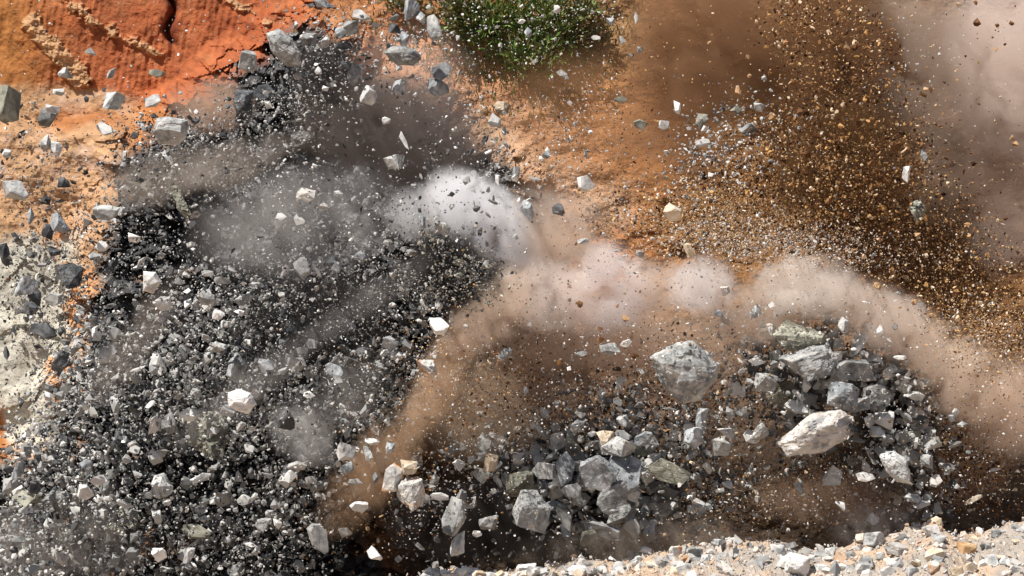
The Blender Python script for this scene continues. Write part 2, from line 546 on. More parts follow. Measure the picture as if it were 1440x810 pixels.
# ------------------------------------------------------------------ fragments too many to count
TPL = []
_r = random.Random(5)
for i in range(30):
    bm = rock_bm(['chunk', 'slab', 'shard', 'block'][i % 4], _r)
    norm_bm(bm)
    bmesh.ops.triangulate(bm, faces=bm.faces)
    bm.verts.index_update()
    V = np.array([v.co[:] for v in bm.verts])
    sc = {0: (1, 1, 1), 1: (1, .3, .8), 2: (1.3, .45, .4), 3: (1, .7, .8)}[i % 4]
    TPL.append((V * np.array(sc), np.array([[v.index for v in f.verts] for f in bm.faces])))
    bm.free()

PAL = {
    'grey': ([(.34, .345, .34), (.48, .48, .46), (.20, .205, .20), (.085, .085, .088), (.68, .68, .66)], [.28, .24, .22, .14, .12]),
    'dark': ([(.045, .047, .05), (.09, .095, .10), (.18, .18, .17), (.45, .45, .42)], [.38, .32, .24, .06]),
    'white': ([(.72, .72, .70), (.55, .55, .54), (.35, .36, .36)], [.45, .35, .2]),
    'tan': ([(.62, .42, .22), (.50, .30, .13), (.30, .16, .065), (.78, .66, .50), (.14, .07, .03)], [.25, .27, .23, .10, .15]),
    'brown': ([(.12, .055, .022), (.21, .105, .042), (.46, .26, .10), (.05, .024, .011), (.72, .56, .38)], [.28, .22, .17, .24, .09]),
    'pebble': ([(.24, .22, .18), (.36, .33, .28), (.10, .10, .09), (.5, .47, .41)], [.35, .25, .3, .1]),
    'rubble': ([(.60, .52, .45), (.48, .46, .43), (.60, .42, .29), (.30, .30, .30), (.70, .67, .63)], [.28, .30, .14, .12, .16]),
    'mix': ([(.60, .58, .55), (.40, .30, .20), (.22, .13, .07), (.30, .30, .30), (.10, .06, .035)], [.22, .22, .22, .18, .16]),
}


def in_poly(x, y, poly):
    r = np.zeros(x.shape, bool)
    n = len(poly)
    for i in range(n):
        x0, y0 = poly[i]
        x1, y1 = poly[(i + 1) % n]
        c = ((y0 > y) != (y1 > y)) & (x < (x1 - x0) * (y - y0) / (y1 - y0 + 1e-9) + x0)
        r ^= c
    return r


def sample_poly(poly, n, clump=0.5, cs=60.0, seed=0, soft=18):
    """Points inside a polygon of the photo, denser where a noise field is high."""
    xs, ys = [p[0] for p in poly], [p[1] for p in poly]
    ox, oy = [], []
    got = 0
    while got < n:
        x = RNG.uniform(min(xs), max(xs), n * 2)
        y = RNG.uniform(min(ys), max(ys), n * 2)
        m = in_poly(x, y, poly)
        w = fbm(x / cs, y / cs, 200 + seed, 5, 0.6)
        m &= RNG.random(x.shape) < np.clip((w - 0.5) * 9 * clump + 0.42, 0.03, 1)
        ox.append(x[m]); oy.append(y[m])
        got += m.sum()
    x, y = np.concatenate(ox)[:n], np.concatenate(oy)[:n]
    return x + RNG.normal(0, soft, n), y + RNG.normal(0, soft, n)


def gauss(cx, cy_, sx, sy, ang, n):
    a = math.radians(ang)
    p, q = RNG.normal(0, sx, n), RNG.normal(0, sy, n)
    return cx + p * math.cos(a) - q * math.sin(a), cy_ + p * math.sin(a) + q * math.cos(a)


VOIDS = [(690, 738, 75, 40, .85), (590, 760, 50, 26, .7), (430, 470, 70, 40, .6), (330, 300, 90, 50, .6), (560, 180, 110, 60, .75), (250, 650, 60, 40, .5), (190, 400, 50, 50, .5), (450, 320, 120, 60, .6),
         (1205, 600, 30, 40, .7), (1050, 650, 60, 50, .5), (660, 330, 80, 40, .4)]

DIM = [(640, 378, 62, 50, .92), (430, 465, 75, 50, .7), (300, 330, 90, 40, .65), (560, 170, 100, 50, .55), (250, 640, 50, 50, .6), (210, 745, 40, 60, .5), (690, 740, 70, 40, .8), (455, 110, 34, 34, .7),
       (250, 225, 40, 34, .6), (160, 430, 50, 60, .45), (1250, 600, 26, 60, .4), (560, 540, 40, 40, .4)]


class Cloud:
    def __init__(self):
        self.pos, self.size, self.col = [], [], []

    def add(self, xy, smin, smax, pal, y0, y1, power=2.2):
        x, y = xy
        keep = np.ones(len(x), bool)
        if smax > 7.5:
            for vx, vy, rx_, ry_, k_ in VOIDS:
                keep &= RNG.random(len(x)) > k_ * np.exp(-((x - vx) / rx_) ** 2 - ((y - vy) / ry_) ** 2)
        if pal in ('grey', 'white', 'pale'):
            for vx, vy, rx_, ry_, k_ in DIM:
                keep &= RNG.random(len(x)) > k_ * np.exp(-((x - vx) / rx_) ** 2 - ((y - vy) / ry_) ** 2)
        if pal in ('brown', 'mix', 'tan'):
            for vx, vy, rx_, ry_, k_ in ((835, 690, 120, 62, .9), (690, 735, 90, 40, .8), (1255, 600, 50, 90, .75), (1130, 520, 60, 36, .6)):
                keep &= RNG.random(len(x)) > k_ * np.exp(-((x - vx) / rx_) ** 2 - ((y - vy) / ry_) ** 2)
        x, y = x[keep], y[keep]
        if not np.isscalar(y0):
            y0 = y0[keep]
        n = len(x)
        Y = RNG.uniform(y0, y1, n) if np.isscalar(y0) else y0
        s = smin * (1 - RNG.random(n) * (1 - (smin / smax) ** power)) ** (-1 / power)
        cs, ws = PAL[pal]
        c = np.array(cs)[RNG.choice(len(cs), n, p=np.array(ws) / sum(ws))]
        c = c * RNG.uniform(0.8, 1.2, (n, 1))
        self.pos.append(at_np(x, y, Y))
        self.size.append(s * (Y - CAM.y) / FPX)
        self.col.append(np.clip(c, 0, 0.85))

    def add_world(self, pos, size, pal):
        cs, ws = PAL[pal]
        n = len(pos)
        c = np.array(cs)[RNG.choice(len(cs), n, p=np.array(ws) / sum(ws))] * RNG.uniform(0.8, 1.2, (n, 1))
        self.pos.append(pos); self.size.append(size); self.col.append(np.clip(c, 0, 0.85))

    def build(self, name):
        pos, size, col = np.concatenate(self.pos), np.concatenate(self.size), np.concatenate(self.col)
        n = len(pos)
        which = RNG.integers(0, len(TPL), n)
        q = RNG.normal(size=(n, 4))
        q /= np.linalg.norm(q, axis=1, keepdims=True)
        w, x, y, z = q.T
        R = np.stack([np.stack([1 - 2 * (y * y + z * z), 2 * (x * y - z * w), 2 * (x * z + y * w)], -1),
                      np.stack([2 * (x * y + z * w), 1 - 2 * (x * x + z * z), 2 * (y * z - x * w)], -1),
                      np.stack([2 * (x * z - y * w), 2 * (y * z + x * w), 1 - 2 * (x * x + y * y)], -1)], -2)
        VV, FF, CC, base = [], [], [], 0
        for k, (tv, tf) in enumerate(TPL):
            i = np.nonzero(which == k)[0]
            if not len(i):
                continue
            st = RNG.uniform(0.42, 1.45, (len(i), 1, 3))
            v = tv[None] * st * size[i][:, None, None]
            v = np.einsum('nij,nkj->nki', R[i], v) + pos[i][:, None, :]
            VV.append(v.reshape(-1, 3))
            FF.append((tf[None] + (np.arange(len(i)) * len(tv))[:, None, None] + base).reshape(-1, 3))
            CC.append(np.repeat(col[i], len(tv), 0))
            base += len(i) * len(tv)
        return mesh_np(name, np.concatenate(VV), np.concatenate(FF), DEBRIS_M, np.concatenate(CC))


grey = Cloud()
LEFT = [(0, 810), (0, 700), (70, 560), (120, 430), (140, 330), (175, 210), (250, 160), (340, 140), (430, 60), (470, 60), (520, 120), (640, 150),
        (710, 210), (740, 300), (715, 380), (650, 430), (610, 540), (570, 620), (480, 680), (460, 830)]
grey.add(sample_poly(LEFT, 11000, 0.9, 70, 1), 1.8, 11, 'grey', -3, 7, 2.0)
grey.add(sample_poly(LEFT, 7000, 1.0, 50, 2), 2.4, 15, 'dark', -2, 7, 2.0)
grey.add(sample_poly(LEFT, 1500, 0.5, 80, 3), 1.6, 5, 'white', -5, 3)
grey.add(sample_poly(LEFT, 420, 0.6, 80, 33), 8, 22, 'grey', -2, 6, 2.0)
LOWL = [(0, 810), (20, 640), (120, 480), (250, 420), (470, 430), (600, 520), (560, 640), (470, 700), (460, 830)]
grey.add(sample_poly(LOWL, 3600, 0.8, 60, 4), 4.5, 26, 'grey', -3, 6, 1.9)
grey.add(sample_poly(LOWL, 2600, 0.8, 60, 5), 4.5, 20, 'dark', -2, 6, 2.4)
CREAM = [(20, 300), (160, 300), (130, 480), (110, 680), (0, 680), (0, 560)]
SLOPE = [(0, 130), (180, 130), (170, 330), (120, 560), (0, 620)]
for n_, a_, b_, p_, pg in ((500, 2, 12, 'grey', SLOPE), (420, 2.5, 16, 'dark', SLOPE), (160, 2, 8, 'white', SLOPE), (420, 3, 17, 'grey', CREAM), (260, 3, 17, 'dark', CREAM), (900, 1.5, 6, 'mix', SLOPE)):
    x, y = sample_poly(pg, n_, 0.8, 50, 6)
    grey.add((x, y), a_, b_, p_, hill_depth(x, y) - RNG.uniform(0.05, 2.5, n_), None)
UP = [(380, 0), (860, 0), (900, 300), (700, 330), (480, 130), (400, 60)]
grey.add(sample_poly(UP, 1500, 0.5, 60, 7), 1.6, 8, 'white', -3, 8)
grey.add(sample_poly(UP, 1100, 0.5, 60, 8), 1.6, 9, 'grey', -3, 8)
grey.add(gauss(500, 60, 60, 40, 20, 260), 3, 12, 'grey', 0, 5)
RED = [(0, 0), (420, 0), (420, 140), (0, 110)]
grey.add(sample_poly(RED, 160, 0.3, 60, 9), 1.4, 5, 'white', -1, 8)
# knots of dark rock
for cx, cy_, sx, sy, an, n_ in ((455, 105, 36, 26, -50, 700), (250, 215, 44, 24, 30, 900), (345, 150, 12, 26, 0, 160), (620, 325, 26, 20, 20, 600), (655, 372, 36, 28, 30, 1500),
                                (600, 400, 36, 24, -30, 800), (430, 455, 60, 44, -20, 1800), (395, 480, 40, 40, 0, 900), (130, 440, 40, 60, 0, 500), (230, 640, 70, 60, 0, 900),
                                (200, 750, 60, 40, 0, 600), (520, 480, 60, 40, 0, 900)):
    grey.add(gauss(cx, cy_, sx, sy, an, n_), 1.8, 8, 'dark', -1, 4)
    grey.add(gauss(cx, cy_, sx * 1.1, sy * 1.1, an, n_ // 3), 1.5, 5, 'white', -3, 1)
for cx, cy_, sx, sy, n_ in ((650, 372, 30, 24, 380), (612, 335, 16, 12, 130), (672, 395, 18, 16, 150), (605, 405, 26, 14, 170)):
    grey.add(gauss(cx, cy_, sx, sy, 25, n_), 1.8, 8, 'pebble', -7.5, -5.2)
    grey.add(gauss(cx, cy_, sx, sy, 25, n_), 1.8, 8, 'dark', -8, -4.5)
soil_knots = ((1130, 700, 90, 30, 1500), (1040, 560, 60, 40, 900), (1360, 650, 60, 40, 1500), (930, 600, 60, 50, 900), (1180, 660, 60, 40, 900), (720, 560, 80, 40, 1200))
# grey cluster low in the middle
MID = [(560, 640), (640, 640), (760, 570), (800, 560), (900, 550), (1000, 560), (1010, 640), (960, 740), (880, 775), (560, 785)]
grey.add(sample_poly(MID, 2200, 0.6, 50, 11), 2.2, 16, 'grey', -2, 4, 2.0)
grey.add(sample_poly(MID, 1700, 0.6, 50, 12), 3, 16, 'dark', 0, 4, 2.0)
grey.add(gauss(860, 570, 60, 22, 0, 500), 2, 8, 'grey', -1, 2)
RC = [(1040, 480), (1150, 450), (1250, 480), (1330, 580), (1330, 700), (1250, 700), (1200, 650), (1040, 640)]
grey.add(sample_poly(RC, 1000, 0.5, 40, 13), 2.2, 13, 'grey', -2, 3, 2.0)
grey.add(sample_poly(RC, 1100, 0.5, 40, 14), 3, 16, 'dark', 0, 3, 2.0)
grey.add(gauss(1280, 600, 36, 60, -20, 420), 3, 13, 'grey', -2, 1, 1.8)
grey.add(gauss(1030, 190, 50, 34, -25, 420), 2.2, 9, 'grey', -1, 3)
grey.add(gauss(1020, 230, 50, 30, -25, 220), 2, 6, 'white', -1, 3)
for cx, cy_, sx, sy, n_ in ((1270, 60, 46, 60, 260), (1340, 130, 70, 90, 160), (1290, 250, 50, 60, 130)):
    grey.add(gauss(cx, cy_, sx, sy, 0, n_), 1.3, 4.5, 'white', -3, 3)
RLOW = [(560, 600), (640, 470), (760, 420), (900, 470), (1060, 420), (1180, 400), (1440, 480), (1440, 720), (1300, 730), (1000, 750), (560, 770)]
grey.add(sample_poly(RLOW, 1700, 0.4, 70, 15), 1.5, 6.5, 'white', -5, 3)
grey.add(sample_poly(LEFT, 900, 0.7, 70, 51), 5, 16, 'grey', -5, 2, 2.0)
grey.add(sample_poly(LOWL, 700, 0.6, 60, 52), 6, 24, 'grey', -5, 1, 1.9)
grey.add(sample_poly([(0, 620), (140, 380), (200, 620), (100, 820), (0, 820)], 450, 0.6, 60, 53), 4, 18, 'grey', -5, 1, 1.9)
grey.add(gauss(840, 680, 85, 48, 0, 1200), 3, 15, 'dark', -3, 0.5, 2.0)
for cx, cy_, sx, sy, n_ in ((840, 680, 80, 46, 330), (740, 700, 60, 40, 130), (900, 650, 60, 46, 170), (1262, 590, 32, 60, 130), (1130, 520, 50, 34, 110)):
    grey.add(gauss(cx, cy_, sx, sy, 0, n_), 9, 28, 'grey', -4, 0, 1.6)
FRONTL = [(150, 330), (250, 170), (430, 110), (560, 130), (700, 230), (720, 330), (640, 450), (580, 560), (460, 720), (380, 810), (60, 810), (60, 600)]
grey.add(sample_poly(FRONTL, 2600, 0.6, 60, 41), 1.6, 9, 'grey', -8, -4, 2.0)
grey.add(sample_poly(FRONTL, 1500, 0.6, 60, 42), 1.6, 5, 'white', -8, -4)
grey.add(sample_poly(FRONTL, 1300, 0.6, 60, 43), 2, 9, 'dark', -8, -4, 2.0)
grey.add(sample_poly(MID, 900, 0.5, 50, 44), 4, 22, 'grey', -4, 2, 1.8)
grey.add(gauss(800, 660, 70, 50, 0, 260), 6, 24, 'grey', -3, 2, 1.6)
grey.add(gauss(1262, 600, 36, 66, -20, 420), 5, 24, 'grey', -5, -2, 1.5)
grey.add(gauss(1262, 600, 44, 70, -20, 700), 3, 14, 'dark', -4, -1, 2.0)
grey.add(gauss(1255, 600, 40, 66, -20, 120), 4, 14, 'white', -5, -3, 1.8)
grey.add(gauss(1000, 600, 70, 60, 0, 420), 3, 14, 'dark', -4, 0, 2.0)
grey.add(gauss(1125, 535, 56, 42, -10, 360), 5, 26, 'grey', -4, -1, 1.5)
grey.add(gauss(1125, 545, 60, 44, -10, 400), 3, 14, 'dark', -3, 0, 2.0)
grey.add(gauss(1020, 620, 40, 50, 0, 260), 4, 16, 'grey', -3, 1, 1.8)
grey.add(gauss(1020, 215, 55, 40, -30, 420), 2, 8, 'grey', -5, -2, 2.0)
grey.add(gauss(1010, 225, 60, 38, -30, 160), 2, 7, 'white', -5, -2, 2.0)
o = grey.build('stone_debris')
tag(o, 'countless grey, black and white stone fragments flung through the air', kind='stuff')

soil = Cloud()
COLM = [(1080, 0), (1230, 0), (1270, 120), (1330, 250), (1440, 360), (1440, 520), (1340, 450), (1230, 400), (1160, 350), (1000, 330), (900, 330), (1020, 230), (1110, 150)]
soil.add(sample_poly(COLM, 9500, 1.2, 50, 21), 1.3, 6.5, 'brown', -3, 5)
soil.add(sample_poly(COLM, 4500, 0.7, 60, 22), 1.4, 5.0, 'tan', -4, 3)
soil.add(gauss(1185, 250, 60, 60, 20, 3600), 1.5, 6.5, 'brown', -3, 4)
soil.add(gauss(1180, 270, 55, 45, 20, 1400), 1.5, 5, 'tan', -4, 1)
soil.add(gauss(1000, 310, 80, 32, 5, 2600), 1.6, 7, 'tan', -3, 3)
soil.add(gauss(1100, 345, 90, 22, 5, 2000), 1.4, 5, 'tan', -4, 1)
soil.add(gauss(1280, 360, 70, 40, 20, 2400), 1.6, 6, 'brown', -3, 3)
soil.add(gauss(1380, 440, 60, 40, 20, 1800), 1.6, 6, 'brown', -3, 3)
soil.add(gauss(1400, 490, 50, 24, 20, 900), 1.5, 5, 'tan', -4, 1)
soil.add(gauss(900, 90, 70, 60, 0, 500), 1.4, 4, 'brown', -1, 6)
soil.add(gauss(840, 200, 90, 60, 0, 1300), 1.4, 4.5, 'brown', 2, 10)
soil.add(gauss(790, 230, 80, 60, 0, 700), 1.4, 4.5, 'mix', -1, 8)
soil.add(gauss(830, 315, 26, 14, 0, 500), 1.6, 6, 'brown', -2, 2)
soil.add(gauss(960, 60, 90, 60, 0, 200), 1.4, 4, 'tan', -3, 3)
soil.add(sample_poly(RLOW, 6500, 0.8, 60, 23), 1.5, 7, 'brown', -3, 5)
soil.add(sample_poly(RLOW, 3200, 0.6, 60, 24), 1.5, 6, 'mix', -4, 3)
soil.add(gauss(1370, 640, 60, 50, 0, 1800), 1.6, 7, 'brown', -2, 3)
soil.add(gauss(740, 540, 70, 40, 0, 1000), 1.6, 6, 'brown', -2, 3)
soil.add(gauss(755, 430, 30, 26, 0, 160), 1.6, 6, 'brown', -5, -1)
soil.add(gauss(900, 440, 90, 60, 0, 500), 1.3, 4, 'mix', -5, -1)
soil.add(gauss(1380, 60, 60, 60, 0, 90), 1.8, 6, 'brown', -4, 0)
soil.add(gauss(1380, 250, 60, 90, 0, 420), 1.4, 4, 'tan', -4, 2)
soil.add(gauss(560, 600, 60, 80, 20, 500), 1.5, 5, 'tan', -3, 3)
soil.add(gauss(490, 720, 40, 40, 0, 300), 2, 7, 'tan', -1, 3)
soil.add(sample_poly(RLOW, 2600, 0.6, 60, 45), 1.5, 6, 'mix', -9, -4)
soil.add(sample_poly(COLM, 3500, 1.0, 40, 46), 2.5, 9, 'brown', -5, 0)
soil.add(gauss(1190, 260, 50, 60, 20, 1800), 2.5, 9, 'brown', -5, 0)
soil.add(gauss(1010, 325, 95, 26, 3, 1500), 1.6, 6, 'mix', -6, -3)
soil.add(gauss(1100, 345, 90, 18, 5, 1200), 1.4, 5, 'rubble', -6, -3)
soil.add(gauss(1380, 480, 60, 40, 20, 900), 1.5, 5, 'mix', -7, -4)
soil.add(gauss(860, 400, 120, 60, 0, 700), 1.4, 5, 'mix', -8, -5)
soil.add(gauss(640, 520, 60, 70, 0, 500), 1.4, 4.5, 'tan', -8, -4)
for cx, cy_, sx, sy, n_ in soil_knots:
    soil.add(gauss(cx, cy_, sx, sy, 0, n_), 1.6, 8, 'brown', -4, 1)
    soil.add(gauss(cx, cy_, sx, sy, 0, n_ // 3), 1.5, 6, 'mix', -6, -2)
soil.add(gauss(1160, 700, 130, 30, 0, 260), 3, 10, 'rubble', -5, -2)
soil.add(sample_poly(RLOW, 1100, 0.6, 50, 61), 1.4, 5, 'white', -9, -6)
soil.add(gauss(1100, 345, 110, 22, 5, 900), 1.4, 5, 'rubble', -7, -5)
soil.add(gauss(1390, 455, 60, 40, 25, 1500), 1.5, 5.5, 'tan', -8, -5)
o = soil.build('soil_debris')
tag(o, 'countless brown and tan clods and grains of soil thrown into the air', kind='stuff')

# crushed stone lying on the bank
bm_x = RNG.uniform(380, 1460, 9000)
k = RNG.integers(2, 50, 9000)


def bank_point(px, t):
    """A point on the bank's surface: px of the photo along the crest, t metres towards the camera."""
    c = at_np(np.asarray(px, float), bank_top(px), np.full(np.shape(px), CREST_Y))
    kk = t / 0.22
    c[..., 1] -= t
    c[..., 2] += -0.015 * kk - 0.0016 * kk * kk
    c[..., 2] += 0.9 * (0.22 * (fbm(c[..., 0] * 1.4, c[..., 1] * 1.4, 113, 5, 0.6) - 0.5) * 2 + 0.10 * facets(c[..., 0] * 3.2, c[..., 1] * 3.2, 114))
    return c


rub = Cloud()
t_ = RNG.uniform(-0.3, 8.0, 9000)
pp = bank_point(bm_x, t_)
rub.add_world(pp + np.array((0, 0, 0.01)), 0.05 * (1 - RNG.random(9000) * 0.99) ** (-1 / 1.9), 'rubble')
o = rub.build('crushed_stone')
tag(o, 'small pale and peach crushed stones covering the bank', kind='stuff')

# ------------------------------------------------------------------ flying rocks one can tell apart
COLOUR_WORD = {'pale': 'pale grey', 'white': 'bright white', 'grey': 'mid grey', 'blue': 'bluish grey', 'dark': 'blackish', 'cream': 'cream', 'stain': 'orange-stained white',
               'pink': 'pinkish white', 'olive': 'olive grey', 'brown': 'brown', 'tan': 'tan'}
SHAPE_WORD = {'block': 'block', 'slab': 'slab', 'shard': 'shard', 'chunk': 'chunk'}
